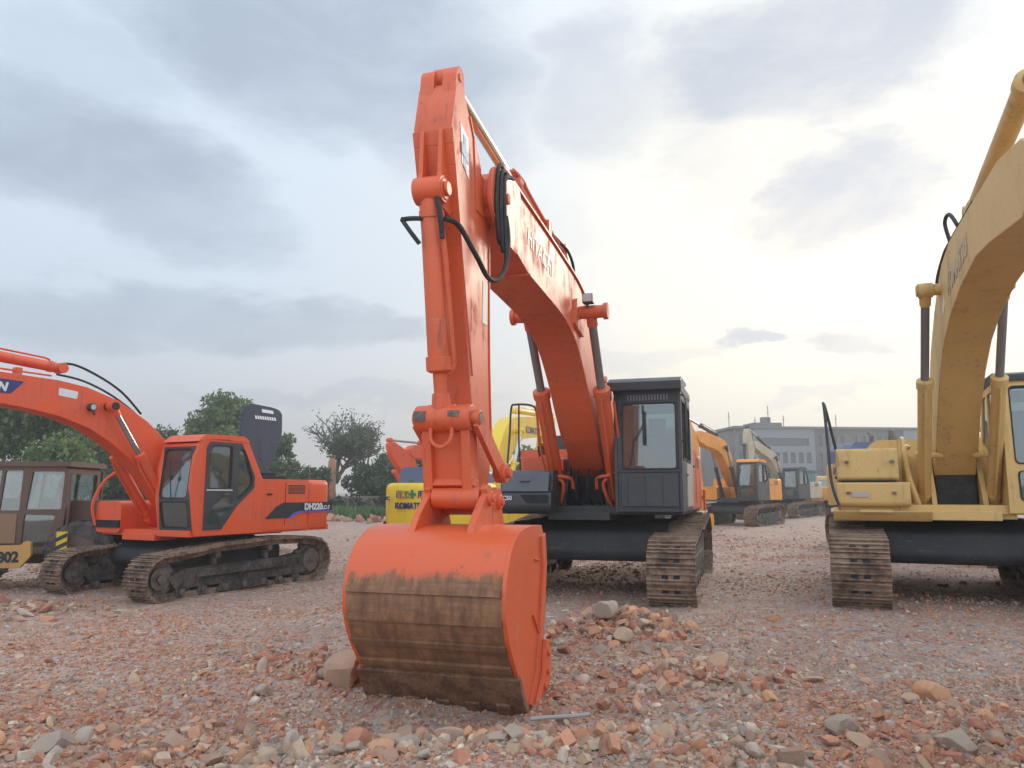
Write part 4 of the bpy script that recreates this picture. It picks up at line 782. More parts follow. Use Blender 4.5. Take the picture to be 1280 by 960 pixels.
for sc,amt in ((55,.7),(24,.8),(11,.75)):
    v,sp=chips(sc,0); r=t.add('ShaderNodeValToRGB'); e=r.color_ramp; e.interpolation='CONSTANT'
    cols=[(.0,(.30,.21,.17)),(.22,(.34,.13,.085)),(.40,(.29,.275,.26)),(.55,(.24,.105,.075)),(.68,(.42,.31,.245)),(.80,(.20,.19,.185)),(.90,(.42,.20,.12)),(.96,(.55,.50,.44))]
    e.elements[0].position=0; e.elements[0].color=(*cols[0][1],1); e.elements[1].position=.22; e.elements[1].color=(*cols[1][1],1)
    for p,c in cols[2:]: q=e.elements.new(p); q.color=(*c,1)
    t.l.new(sp.outputs[0],r.inputs[0])
    msk=t.m('MULTIPLY',t.mapr(sp.outputs[1],.52,.56),t.mapr(v.outputs['Distance'],.62,.5))
    col=t.mix(t.m('MULTIPLY',msk,amt),col,r.outputs[0])
t.l.new(col,b.inputs['Base Color']); b.inputs['Roughness'].default_value=.92
bump(t,b,t.m('ADD',nC,t.m('MULTIPLY',nB,.7)),.8,.03); me.materials.append(m)
# ================================================================== rubble (one mass of broken brick and stone)
phi_=(1+5**.5)/2
ICO=np.array([(-1,phi_,0),(1,phi_,0),(-1,-phi_,0),(1,-phi_,0),(0,-1,phi_),(0,1,phi_),(0,-1,-phi_),(0,1,-phi_),(phi_,0,-1),(phi_,0,1),(-phi_,0,-1),(-phi_,0,1)])/1.9
ICF=np.array([(0,11,5),(0,5,1),(0,1,7),(0,7,10),(0,10,11),(1,5,9),(5,11,4),(11,10,2),(10,7,6),(7,1,8),(3,9,4),(3,4,2),(3,2,6),(3,6,8),(3,8,9),(4,9,5),(2,4,11),(6,2,10),(8,6,7),(9,8,1)])
BX=np.array([(x,y,z) for z in (-1,1) for y in (-1,1) for x in (-1,1)],float)*.8; BXF=np.array([(0,2,3,1),(4,5,7,6),(0,1,5,4),(2,6,7,3),(0,4,6,2),(1,3,7,5)])
PAL=np.array([(.44,.165,.09),(.36,.13,.075),(.50,.225,.13),(.30,.11,.07),(.28,.27,.26),(.35,.335,.315),(.21,.205,.20),(.44,.405,.36),(.48,.38,.29),(.41,.28,.20),(.31,.21,.165),(.62,.58,.52),(.56,.29,.155)])*np.array([1.10,.98,.84])
def rotm(a):
    a=a/np.linalg.norm(a,axis=1,keepdims=True); w,x,y,z=a.T
    return np.stack([1-2*(y*y+z*z),2*(x*y-z*w),2*(x*z+y*w),2*(x*y+z*w),1-2*(x*x+z*z),2*(y*z-x*w),2*(x*z-y*w),2*(y*z+x*w),1-2*(x*x+y*y)],-1).reshape(-1,3,3)
mst,t,b=mat('broken_brick_and_stone'); at_=t.add('ShaderNodeAttribute',attribute_name='Col'); tc=t.add('ShaderNodeTexCoord').outputs['Object']
nn=t.noise(28,5,.65,tc).outputs[0]; n2_=t.noise(6,4,.6,tc).outputs[0]
c0=t.mix(t.mapr(nn,.30,.68,.1,.6),at_.outputs['Color'],(.41,.265,.185)); c0=t.mix(t.mapr(n2_,.45,.7,0,.3),c0,(.20,.15,.12))
t.l.new(c0,b.inputs['Base Color']); b.inputs['Roughness'].default_value=.9; bump(t,b,nn,.6,.012)
import bmesh as _bm
def template(seed,box):
    r_=np.random.default_rng(seed); bm=_bm.new(); _bm.ops.create_icosphere(bm,subdivisions=3,radius=1)
    if box: k=np.array([(1,0,0),(-1,0,0),(0,1,0),(0,-1,0),(0,0,1),(0,0,-1)],float)+r_.normal(0,.10,(6,3)); k=np.r_[k,r_.normal(size=(3,3))]; dd=np.r_[r_.uniform(.50,.60,6),r_.uniform(.62,.8,3)]
    else: k=r_.normal(size=(11,3)); dd=r_.uniform(.55,.88,11)
    k/=np.linalg.norm(k,axis=1,keepdims=True); P=np.array([tuple(v.co) for v in bm.verts])
    for _ in range(2):
        for a,d in zip(k,dd):
            t_=P@a; e=np.clip(t_-d,0,None); P=P-e[:,None]*a
    nz=sum(a_*vnoise(P[:,0]*f+seed,P[:,1]*f+P[:,2]*f*.8+seed*.3,seed) for f,a_ in ((2.5,.10),(7,.05)))
    P=P*(1+nz)[:,None]*(1.25 if box else 1.05); F=np.array([[v.index for v in f.verts] for f in bm.faces]); bm.free(); return P,F
TPL=[template(100+i,i%2==0) for i in range(16)]
def stones_fine(name,x,y,z,sz,ci,box):
    V=[];F=[];CC=[];off=0; which=rng.integers(0,8,len(x))*2+np.where(box,0,1)
    for k,(base,faces) in enumerate(TPL):
        sel=which==k; n=int(sel.sum())
        if n==0: continue
        sc=np.stack([rng.uniform(.8,1.35,n),rng.uniform(.6,1.0,n),rng.uniform(.4,.8,n)],-1)*sz[sel][:,None]
        v=base[None]*sc[:,None,:]; q=rng.normal(size=(n,4)); q[:,0]+=1.6; q[:,3]*=3; v=np.einsum('nij,nkj->nki',rotm(q),v)
        v+=np.stack([x[sel],y[sel],z[sel]],-1)[:,None,:]
        V.append(v.reshape(-1,3)); F.append(((np.arange(n)*len(base))[:,None,None]+faces[None]+off).reshape(-1,3)); off+=n*len(base)
        CC.append(np.repeat(PAL[ci[sel]]*(1+rng.uniform(-.22,.22,(n,1))),len(base),axis=0))
    V=np.concatenate(V); F=np.concatenate(F); me=bpy.data.meshes.new(name); me.vertices.add(len(V)); me.vertices.foreach_set('co',V.astype(np.float32).ravel())
    me.loops.add(len(F)*3); me.loops.foreach_set('vertex_index',F.astype(np.int32).ravel()); me.polygons.add(len(F)); me.polygons.foreach_set('loop_start',(np.arange(len(F))*3).astype(np.int32))
    me.update(calc_edges=True); me.shade_smooth(); me.set_sharp_from_angle(angle=R(32))
    ca=me.color_attributes.new('Col','FLOAT_COLOR','POINT'); cc=np.concatenate(CC); ca.data.foreach_set('color',np.c_[cc,np.ones(len(cc))].astype(np.float32).ravel())
    me.materials.append(mst); o=bpy.data.objects.new(name,me); COL.objects.link(o); return o
def stones(name,x,y,z,sz,ci,box,flat=.62):
    V=[];F=[];CC=[];off=0
    for base,faces,sel in ((ICO,ICF,~box),(BX,BXF,box)):
        n=int(sel.sum())
        if n==0: continue
        v=base[None]*(1+rng.uniform(-.28,.28,(n,len(base),3)))
        sc=np.stack([rng.uniform(.75,1.35,n),rng.uniform(.6,1.0,n),rng.uniform(.35,.8,n)*flat/.62],-1)*sz[sel][:,None]
        v=v*sc[:,None,:]; q=rng.normal(size=(n,4)); q[:,0]+=1.6; q[:,3]*=3; v=np.einsum('nij,nkj->nki',rotm(q),v)
        v+=np.stack([x[sel],y[sel],z[sel]],-1)[:,None,:]
        V.append(v.reshape(-1,3)); F.append(((np.arange(n)*len(base))[:,None,None]+faces[None]+off).reshape(-1,faces.shape[1])); off+=n*len(base)
        c=PAL[ci[sel]]*(1+rng.uniform(-.22,.22,(n,1))); CC.append(np.repeat(c,len(base),axis=0))
    me=bpy.data.meshes.new(name); me.from_pydata(np.concatenate(V).tolist(),[],[f for g in F for f in g.tolist()])
    ca=me.color_attributes.new('Col','FLOAT_COLOR','POINT'); cc=np.concatenate(CC); ca.data.foreach_set('color',np.c_[cc,np.ones(len(cc))].astype(np.float32).ravel())
    me.materials.append(mst); o=bpy.data.objects.new(name,me); COL.objects.link(o); return o
def pick(x,y,n):
    f=vnoise(x*.9,y*.9,9)+.6*vnoise(x*2.7,y*2.7,5)+rng.normal(0,.22,n)
    red=f>-.06; ci=np.where(red,rng.choice([0,1,2,3,12,10,9],n,p=[.22,.2,.2,.14,.12,.06,.06]),rng.choice([4,5,6,7,8,9,10,11],n,p=[.18,.15,.10,.14,.10,.13,.12,.08])); mixd=rng.uniform(0,1,n)<.28; ci=np.where(mixd,rng.integers(0,13,n),ci); return ci,red
def scatter(n,d0,d1,smin,smed,ssig,smax,kd,patch=.0):
    d=np.exp(rng.uniform(math.log(d0),math.log(d1),n*2)); x=rng.uniform(-1,1,n*2)*(d*.80+1.2); y=d
    dens=vnoise(x*.55,y*.55,21)+.5*vnoise(x*1.7,y*1.7,22)+.5*np.exp(-((y-5.2)/1.6)**2)
    keep=rng.uniform(0,1,n*2)<np.clip(.5+dens*1.3-patch,.06,1); x,y=x[keep][:n],y[keep][:n]; n=len(x)
    sz=np.clip(np.exp(rng.normal(math.log(smed),ssig,n)),smin,smax)*(1+kd*np.clip(y-6,0,60)/10)
    ci,red=pick(x,y,n); box=rng.uniform(0,1,n)<np.where(red,.7,.25)
    # leave the tracks clear
    return x,y,terrain(x,y)+sz*.02,sz,ci,box
big=scatter(330,3.5,18,.03,.038,.34,.085,.05,.3); mid_=scatter(9500,3.4,34,.014,.0225,.38,.055,.26,.08); fin_=scatter(95000,3.0,26,.005,.0105,.4,.020,.42,-.15)
# heaps
def heap(cx,cy,rx,ry,n,smed,smax):
    x=rng.normal(cx,rx,n); y=rng.normal(cy,ry,n); sz=np.clip(np.exp(rng.normal(math.log(smed),.45,n)),.015,smax); ci,red=pick(x,y,n)
    ci=np.where(rng.uniform(0,1,n)<.35,rng.choice([8,9,10,0,12],n),ci)
    return x,y,terrain(x,y)+sz*rng.uniform(-.3,.5,n),sz,ci,rng.uniform(0,1,n)<.5
hs=[heap(1.0,7.9,.42,.3,600,0.032,.10),heap(-1.75,6.5,.35,.3,130,0.03,.08),heap(-.4,4.75,.9,.2,504,0.027,.085),heap(3.2,4.9,.9,.35,504,0.026,.075),heap(-3.2,4.6,1.0,.3,552,0.027,.08),heap(-7.9,12.2,.7,.5,260,.045,.12),heap(1.2,6.2,.5,.35,300,.035,.08),heap(-3.9,47,5,1.2,320,.16,.4),heap(1.8,4.5,.9,.3,300,.028,.07),heap(-.6,5.12,.6,.16,170,.048,.09),heap(-.7,4.6,.8,.22,90,.045,.08),heap(.1,4.9,.35,.2,120,.04,.08)]
allp=[np.concatenate(a) for a in zip(big,mid_,fin_,*hs)]
# keep stones out of the bucket, wheels and tracks
ang=R(17); ux,uy=allp[0]-1.46,allp[1]-12.72; lx=ux*math.cos(ang)-uy*math.sin(ang); ly=ux*math.sin(ang)+uy*math.cos(ang)
bad=(np.abs(lx-.08)<.66)&(ly<-6.7)&(ly>-7.5)&(allp[3]>.03)
for (ox,oy,az_) in ((1.46,12.72,17),(-6.4,15.9,28),(6.5,11.6,22.5)):
    a=R(az_); ux,uy=allp[0]-ox,allp[1]-oy; lx=ux*math.cos(a)-uy*math.sin(a); ly=ux*math.sin(a)+uy*math.cos(a)
    bad|=(np.abs(np.abs(lx)-1.3)<.42)&(np.abs(ly)<2.5)&(allp[3]>.02)
allp=[a[~bad] for a in allp]
fl=(allp[3]>.027)&(allp[1]<12)
rb=stones('rubble',*[a[~fl] for a in allp]); rb['kind']='stuff'
rb=stones_fine('rubble',*[a[fl] for a in allp]); rb['kind']='stuff'; print('fine stones',int(fl.sum()))
# ================================================================== machines further back
def machine(label,loc,az,c):
    k=c.get('scale',1); o=empty('hydraulic_excavator',(loc[0],loc[1],tz(*loc)+c.get('dz',.0)),az,k)
    tag(o,label,'excavator',c.get('group'))
    g=1.2; carbody(o,g,.98,-1.2,1.2)
    for sg in (-1,1): track(o,sg*g,.6,1.75,.40,.45,[(1.2,.95),(.68,.95),(0,.92),(-.62,.93),(-1.2,.88)],bolt=False,rollers=c.get('rollers',False))
    h=dict(xl=-1.35,xr=1.35,zb=1.12,zt=2.12,yb=.35,yc=1.75,ye=2.75,yf=-1.3,paint='yellow2'); h.update({q:v for q,v in c.items() if q in('paint','hood','hoodpaint','zt','deck','exhaust','cwpaint','cwbev')})
    eb,cw=house(o,h)
    s=MB(); s.py_(rnd([(-1.33,1.14),(-.55,1.14),(-.55,1.75),(-1.33,1.75)],.06),-1.35,.3); s.build('tool_box',M[c['paint']],o,.03)
    gen_cab(o,None,(.42,1.36),-1.40,1.12,c.get('cabpaint',c['paint']),'glass2',c.get('roofpaint'))
    fr=dict(paint=c['paint'],foot=(-.72,1.88),tip=c.get('tip',(-5.6,3.5)),end=c.get('end',(-5.0,.9)),bhw=.2,phi=c.get('phi',0)); fr.update({q:v for q,v in c.items() if q in('boompaint','armpaint','cylpaint','rod')})
    bm_=gen_front(o,fr); return o,cw,bm_
K,kcw,kb_=machine('bright yellow excavator seen from behind with blue hood and green cross on its counterweight',(-.98,20.4),200,dict(paint='yellow2',cwbev=.16,hood=(-.75,.95,.5,2.4,.38),hoodpaint='blue',tip=(-5.9,4.05),end=(-5.2,1.5),rod='white',rollers=True))
text(kcw,'lettering','百工',.19,(.86,2.742,1.79),(-1,0,0),(0,0,1),M['rod'],.003,0,.02,.95)
s=MB(); s.box(.39,.445,2.74,2.766,1.76,1.96); s.box(.32,.515,2.74,2.764,1.83,1.885); s.build('cross_emblem',M['green_ink'],kcw,0,False)
text(kcw,'lettering','用',.19,(.28,2.742,1.79),(-1,0,0),(0,0,1),M['ink'],.003,0,.02,.95)
text(kcw,'lettering','KOMATSU',.20,(.86,2.742,1.53),(-1,0,0),(0,0,1),M['ink'],.004,0,.02,.82)
text(kcw,'lettering','PC',.12,(1.17,2.70,1.72),(-1,.12,0),(0,0,1),M['ink'],.004,0,.02,1)
text(kb_,'lettering','KOMATSU',.30,(-.204,-3.55,3.72),(0,-1,.02),(0,0,1),M['ink'],.004,.1,.004,1)
machine('orange excavator standing behind the blue-hooded yellow one, its arm bent steeply down',(-.9,33),35,dict(paint='orange2',scale=.9,tip=(-5.7,3.75),end=(-4.4,.8),hood=(-.8,.8,.6,2.2,.2)))
machine('amber excavator with dark cab parked mid-distance right of the big orange one',(10.6,36.3),35,dict(paint='orange3',cabpaint='black',roofpaint='orange3',tip=(-5.2,3.75),end=(-5.0,.8),cylpaint='black',boompaint='orange3',rollers=True))
machine('dusty beige excavator with blackened boom in front of the grey building',(16.6,47),42,dict(paint='beige',cabpaint='black',tip=(-4.4,4.15),end=(-5.2,1.5),boompaint='beige',cylpaint='black',deck='dark'))
machine('small yellow excavator far right near the grey building, partly behind the ochre one',(21.3,51),215,dict(paint='orange3',scale=.86,cabpaint='yellow',tip=(-5.0,2.6),end=(-4.6,.9)))
machine('yellow excavator with slate blue hood parked directly behind the ochre one on the right',(10.3,20.2),6,dict(paint='yellow',zt=2.3,hood=(-1.2,1.2,.5,2.5,.55),hoodpaint='blue',tip=(-4.5,2.35),end=(-4.2,.9),exhaust=(-.6,.6,.7)))
machine('faded orange excavator half hidden behind the black cab of the centre machine',(4.7,27),20,dict(paint='ored',tip=(-5.4,3.9),end=(-4.9,1.0)))
# ================================================================== wheeled road machine at far left
G=empty('wheeled_road_machine',(-9.93,16.1,-.42),84)
tag(G,'rusty brown wheeled machine with boxy glazed cab behind the left orange excavator','road machine')
def zyp(mb,poly,x0,x1): return mb.px_(poly,x0,x1)
s=MB(); s.px_(rnd([(-3.2,.55),(1.5,.5),(1.9,.75),(1.9,1.0),(-3.2,1.05)],.05),-.45,.55); s.px_([(.5,.95),(2.4,.9),(2.5,1.5),(2.3,1.75),(.9,1.75)],-.5,.5); s.build('chassis',M['tan'],G,.02)
cs=[(-2.3,.72),(.78,.72),(.98,.95),(1.02,1.55),(1.04,2.34),(.95,2.42),(-2.3,2.50)]
wn=[rnd([(-2.1,1.56),(-1.32,1.56),(-1.20,2.36),(-2.1,2.38)],.05),rnd([(-1.26,1.56),(-.74,1.56),(-.54,2.34),(-1.06,2.35)],.05),rnd([(-.66,1.56),(-.27,1.56),(-.21,2.34),(-.46,2.34)],.03),rnd([(-.21,1.56),(.16,1.56),(.18,2.34),(-.15,2.34)],.03),rnd([(.28,1.58),(.94,1.58),(.96,2.32),(.36,2.32)],.03),rnd([(-1.26,.90),(-.76,.86),(-.68,1.48),(-1.26,1.48)],.05),rnd([(.24,.84),(.68,.86),(.84,1.46),(.26,1.48)],.05)]
s=MB(); s.plate(cs,wn,lambda y,z:(.78,y,z),lambda y,z:(.84,y,z)); s.plate(cs,wn,lambda y,z:(-.78,y,z),lambda y,z:(-.84,y,z)); s.plate([(-.79,.8),(.79,.8),(.79,2.4),(-.79,2.4)],[rnd([(-.6,1.6),(.6,1.6),(.6,2.28),(-.6,2.28)],.05)],lambda x,z:(x,1.0,z),lambda x,z:(x,.95,z)); s.box(-.86,.88,-2.35,1.08,2.42,2.52); s.box(-.8,.8,-2.3,.8,.70,.78)
gc=s.build('cab',M['tan'],G,.008)
s=MB(); s.box(.842,.86,-.60,.14,.92,1.5); s.build('lower_door_panel',M['tan2'],gc,.01)
s=MB(); s.box(.842,.855,-2.2,-1.3,.80,1.5); s.build('side_panel',M['tan2'],gc,.01)
for q in wn:
    s=MB(); s.px_(q,.805,.811); s.build('window',M['glass2'],gc,0,False)
    s=MB(); s.px_(q,-.811,-.805); s.build('window',M['glass2'],gc,0,False)
s=MB(); s.box(-.3,.3,-.9,-.4,1.0,1.2); s.box(-.3,.3,-.5,-.38,1.2,1.8); s.build('seat',M['seat'],gc,.04)
def wheel(o,x,y,r,w,name='wheel'):
    s=MB(); s.tube([(x-w/2,y,r),(x-w/2+.06,y,r),(x+w/2-.06,y,r),(x+w/2,y,r)],[r*.9,r,r,r*.9],36)
    for k in range(26):
        th=k*360/26; cy,cz=y+r*math.cos(R(th)),r+r*math.sin(R(th)); s.bar((x-w/2+.03,cy,cz),(x+w/2-.03,y+r*math.cos(R(th+6)),r+r*math.sin(R(th+6))),.05,.04,(0,math.cos(R(th)),math.sin(R(th))))
    t_=s.build(name,M['tyre'],o,0)
    s=MB(); s.cylx(x-w/2-.01,x+w/2+.01,y,r,r*.52,24); s.cylx(x+w/2+.0,x+w/2+.05,y,r,r*.2,12); s.build('rim',M['tan'],t_,.006)
for x in (.72,-.72):
    wheel(G,x,1.40,.68,.48); wheel(G,x,-1.35,.68,.48)
s=MB(); s.px_(rnd([(-2.6,.42),(.50,.50),(.68,.72),(.66,.98),(.56,1.0),(.48,.92),(-2.6,.86)],.03),1.25,1.33); s.box(.5,1.26,-1.9,-1.8,.55,.7); s.box(.5,1.26,.0,.1,.6,.7); fb=s.build('front_beam',paint('ochre_beam_paint',(.55,.30,.08),.6,.6),G,.01)
text(fb,'lettering','1802',.27,(1.334,-.04,.60),(0,1,.03),(0,0,1),M['black_ink'],.012,0,.003,.95)
s=MB(); s.box(1.10,1.115,1.02,1.22,.80,1.16); hz=s.build('hazard_plate',M['hazard'],G,0,False)
s=MB(); s.px_([(1.02,.96),(1.22,1.06),(1.22,1.14),(1.02,1.04)],1.116,1.118); s.px_([(1.02,.80),(1.22,.90),(1.22,.98),(1.02,.88)],1.116,1.118); s.box(.6,1.10,1.10,1.14,.9,.95); s.build('black_stripe',M['black_ink'],hz,0,False)
rail(G,[(.9,.95,.75),(.95,1.12,1.2),(.95,1.12,2.3)],.02,'tan')
# flat trailer with timber behind
T=empty('flatbed_trailer',(-10.1,23.5,tz(-10.1,23.5)),80); tag(T,'low flatbed trailer with pale timber deck between the left machines','trailer')
s=MB(); s.box(-1.1,1.1,-1.2,3.4,1.05,1.2); s.build('deck',M['tan2'],T,.01)
s=MB(); s.box(-.5,-.35,-1.2,3.4,.85,1.05); s.box(.35,.5,-1.2,3.4,.85,1.05); s.box(-1,1,-1,-.9,.7,1.05); s.box(-.5,.5,-.95,3.2,.86,.92); s.build('frame',M['dark'],T)
s=MB(); s.box(-1.0,1.0,-1.1,3.3,1.204,1.42); s.build('timber_load',plain('pale_timber',(.50,.38,.24),.8),T,.01)
for x in (.85,-.85):
    for y in (0,1.1): wheel(T,x,y,.42,.24)
# ================================================================== trees
def leafmat(name,a,bb):
    m,t,b=mat(name); at_=t.add('ShaderNodeAttribute',attribute_name='Col')
    sp=t.add('ShaderNodeSeparateColor'); t.l.new(at_.outputs['Color'],sp.inputs[0]); col=t.mix(sp.outputs[0],a,bb)
    o=t.n['Material Output']; t.l.new(col,b.inputs['Base Color']); b.inputs['Roughness'].default_value=.6
    tl=t.add('ShaderNodeBsdfTranslucent'); t.l.new(col,tl.inputs[0]); mx=t.add('ShaderNodeMixShader'); mx.inputs[0].default_value=.3
    t.l.new(b.outputs[0],mx.inputs[1]); t.l.new(tl.outputs[0],mx.inputs[2]); t.l.new(mx.outputs[0],o.inputs[0]); return m
LM={'dark':leafmat('dark_foliage',(.035,.065,.028),(.10,.15,.055)),'mid':leafmat('mid_foliage',(.06,.105,.028),(.19,.25,.07)),'olive':leafmat('olive_foliage',(.07,.085,.045),(.15,.165,.09)),'grass':leafmat('tall_grass',(.08,.15,.04),(.20,.30,.10))}
bark=metal('bark',(.07,.055,.045),(.14,.115,.095),.9,0,8)
def leaves(name,cent,rad,n,size,m,parent=None,zs=1.0,up=False,th=.8):
    k=len(cent); w_=rad**2; idx=rng.choice(k,n,p=w_/w_.sum()); d=rng.normal(size=(n,3)); d/=np.linalg.norm(d,axis=1,keepdims=True)
    r=rad[idx]*(rng.uniform(0,1,n)**.45)*rng.uniform(.85,1.12,n); c=cent[idx]+d*r[:,None]*np.array([1,1,zs])
    a=rng.normal(size=(n,3)); a/=np.linalg.norm(a,axis=1,keepdims=True); b_=np.cross(a,rng.normal(size=(n,3))); b_/=np.linalg.norm(b_,axis=1,keepdims=True)
    if up: a=np.c_[rng.normal(0,.22,(n,2)),np.ones(n)]; b_=np.c_[rng.normal(size=(n,2)),np.zeros(n)]*.12
    s_=size*rng.uniform(.6,1.4,(n,1)); V=np.stack([c-a*s_,c-b_*s_*.55,c+a*s_,c+b_*s_*.55],1).reshape(-1,3)
    me=bpy.data.meshes.new(name); me.from_pydata(V.tolist(),[],(np.arange(n)[:,None]*4+np.arange(4)).tolist())
    tone=np.clip(.35+.5*(rng.uniform(0,1,k)[idx]-.3)+rng.uniform(-.25,.25,n),0,1); cc=np.repeat(tone,4)
    ca=me.color_attributes.new('Col','FLOAT_COLOR','POINT'); ca.data.foreach_set('color',np.c_[cc,cc,cc,np.ones(len(cc))].astype(np.float32).ravel())
    me.materials.append(m); o=bpy.data.objects.new(name,me); COL.objects.link(o)
    if parent: o.parent=parent
    return o
def tree(label,x,y,h,w,lm,n=6000,size=.14,trunk=.22,bare=False,low=.25,cat='tree'):
    o=empty('tree',(x,y,tz(x,y)-.05)); tag(o,label,cat)
    s=MB(); rr=random.Random(int(abs(x*131+y*17)))
    tips=[]
    def branch(p,d,L,r,lv):
        q=p+d*L*.5+Vector((rr.uniform(-.1,.1),rr.uniform(-.1,.1),0))*L; e=q+(d+Vector((rr.uniform(-.2,.2),rr.uniform(-.2,.2),.15))).normalized()*L*.5
        s.tube([p,q,e],[r,r*.8,r*.6],6 if lv<2 else 4)
        if lv>=(4 if bare else 3): tips.append(e); return
        for k in range(rr.choice((3,4)) if bare else 3):
            a=rr.uniform(0,2*math.pi); dd=(d*.75+Vector((math.cos(a),math.sin(a),rr.uniform(0,.5)))*rr.uniform(.5,.95)).normalized()
            branch(e,dd,L*(rr.uniform(.68,.88) if bare else rr.uniform(.55,.78)),r*(.62 if bare else .55),lv+1)
        if lv>=2: tips.append(e)
    branch(Vector((0,0,0)),Vector((rr.uniform(-.06,.06),0,1)).normalized(),h*(.30 if bare else .3),trunk,0)
    s.build('trunk',bark,o,0,True,False)
    if bare:
        c=np.array([tuple(t_) for t_ in tips]); leaves('crown',c,np.full(len(c),h*.07),n,size,lm,o)
    else:
        k=30; th=rng.uniform(0,2*math.pi,k); u=rng.uniform(0,1,k)**.6; zz=rng.uniform(low,1,k)
        prof=np.sin(np.clip((zz-low)/(1-low),0,1)*math.pi*.86+.28)**.6
        c=np.stack([np.cos(th)*u*prof*w/2*.8,np.sin(th)*u*prof*w/2*.8,zz*h*.9],-1); rad=rng.uniform(.10,.19,k)*w
        leaves('crown',c,rad,n,size,lm,o,.8)
    return o
tree('broad mid-green tree at the far left edge, above the rusty brown cab',-25.8,42,7.9,8.5,LM['mid'],11000,.17)
tree('bright green tree just behind the left end of the orange boom',-22.5,39,5.2,4.6,LM['mid'],5000,.15)
tree('dark tree seen under the arch of the left orange boom',-22.6,50,6.1,6.4,LM['dark'],7000,.17)
tree('dark bushy tree between the left boom and cab',-27.2,52,5.4,6.0,LM['dark'],5500,.17)
tree('large rounded green tree rising behind the left orange cab',-22.6,60,9.6,9.6,LM['mid'],12000,.2)
tree('green tree showing right of the raised dark hood',-18.6,62,6.9,4.6,LM['mid'],4500,.18)
tree('nearly bare tree with thin twigs left of the centre machine',-14.1,61,8.4,6.5,LM['olive'],900,.10,.24,True)
tree('sparse olive tree beside the nearly bare one',-11.0,60,7.6,6.0,LM['olive'],4200,.12,.22,True)
tree('dense dark tree low behind the sparse olive tree',-9.4,56,5.0,6.0,LM['dark'],6500,.18,low=.05)
tree('dark bush at the left of the dense hedge row',-13.6,54,3.7,5.0,LM['dark'],5000,.17,low=.03,cat='bush')
tree('dark green tree behind the tilted orange arm',-5.6,56,5.2,6.0,LM['dark'],6000,.18,low=.05)
tree('green tree seen between the arm and black tool box of the centre machine',1.2,52,5.0,4.6,LM['mid'],5000,.16,low=.05)
tree('dark tree behind the handrail of the centre machine',4.2,58,5.4,5.0,LM['dark'],5000,.18,low=.05)
tree('small pale bush growing in front of the grey building',21.5,66,4.6,4.0,LM['olive'],2200,.16,low=.05,cat='bush')
# tall grass and low tan wall
n=26; gc_=np.stack([rng.uniform(-15,-5.5,n),rng.uniform(49,52,n),np.zeros(n)],-1); gc_[:,2]=terrain(gc_[:,0],gc_[:,1])+.45
gr=leaves('grass',gc_,np.full(n,1.0),9000,.34,LM['grass'],None,.3,True); gr['kind']='stuff'
wl_=empty('boundary_wall',(0,55,tz(-9,55))); tag(wl_,'long low tan boundary wall behind the tall grass','wall')
s=MB(); s.box(-30,2,-.12,.12,-.3,1.55); s.build('masonry',plain('tan_render',(.36,.28,.20),.9),wl_)
s=MB(); s.box(-30.1,2.1,-.18,.18,1.552,1.66); s.build('coping',plain('coping_render',(.40,.33,.26),.9),wl_,.02)
ps=empty('steel_column',(-12.6,54,tz(-12.6,54))); tag(ps,'short rusty orange column standing among the dark bushes','column')
s=MB(); s.tube([(0,0,0),(0,0,3.2),(.02,0,4.0),(0,0,4.4)],[.32,.30,.26,.12],10); s.build('shaft',paint('rusty_orange_column',(.40,.17,.09),.6,.7),ps); s=MB(); s.box(-.22,.22,-.2,.2,4.3,4.45); s.build('cap',M['rust'],ps,.03)
# ================================================================== building, hill, container
m,t,b=mat('weathered_concrete'); tc=t.add('ShaderNodeTexCoord').outputs['Object']
c0=t.mix(t.mapr(t.noise(.25,6,.65,tc).outputs[0],.35,.65),(.085,.088,.095),(.14,.14,.142)); st_=t.vm('MULTIPLY',tc,(2.2,2.2,.14)).outputs[0]; c0=t.mix(t.mapr(t.noise(1,5,.6,st_).outputs[0],.5,.7,0,.5),c0,(.13,.13,.13))
t.l.new(c0,b.inputs['Base Color']); b.inputs['Roughness'].default_value=.9; M['concrete']=m
M['panel']=plain('pale_bay_panel',(.20,.215,.235),.8); M['bwin']=plain('building_glazing',(.05,.06,.075),.15)
bl=empty('office_block',(33.2,108,-.3),-6); tag(bl,'long grey three-storey block with pale framed bays across the far right background','building')
Wd,Hh=36,10.9
cols_=[]; xx=0; holes=[]
fx=-2.0
layout=[('d',2.6),('p',9.0),('d',5.2),('d',8.2),('p',9.0),('d',4)]
x0=fx; s=MB(); wins_=[]
s.box(fx,fx+38,.6,14,-.5,10.4)
for typ,wd in layout:
    n=max(1,int(wd//1.25)); hs_=[]
    for fl in range(4):
        for k in range(n):
            a=x0+.4+k*(wd-.8)/n+.24; q=x0+.4+(k+1)*(wd-.8)/n-.24
            z=.9+fl*2.45
            if typ=='p' and fl==3:
                continue
            hs_.append([(a,z),(q,z),(q,z+1.5),(a,z+1.5)])
    if typ=='p': hs_.append([(x0+.9,8.2),(x0+wd-.9,8.2),(x0+wd-.9,9.3),(x0+.9,9.3)])
    dy=0 if typ=='d' else -.45
    f=MB(); f.plate([(x0+.004,-.5),(x0+wd-.004,-.5),(x0+wd-.004,10.6),(x0+.004,10.6)],hs_,lambda x,z,dy=dy:(x,dy,z),lambda x,z,dy=dy:(x,dy+.35,z)); fac=f.build('facade_bay',M['panel'] if typ=='p' else M['concrete'],bl,0,False)
    for h_ in hs_:
        q=MB(); q.box(h_[0][0]+.01,h_[2][0]-.01,dy+.2,dy+.24,h_[0][1]+.01,h_[2][1]-.01); q.build('window',M['bwin'],fac,0,False)
    x0+=wd
s.build('walls',M['concrete'],bl,0,False)
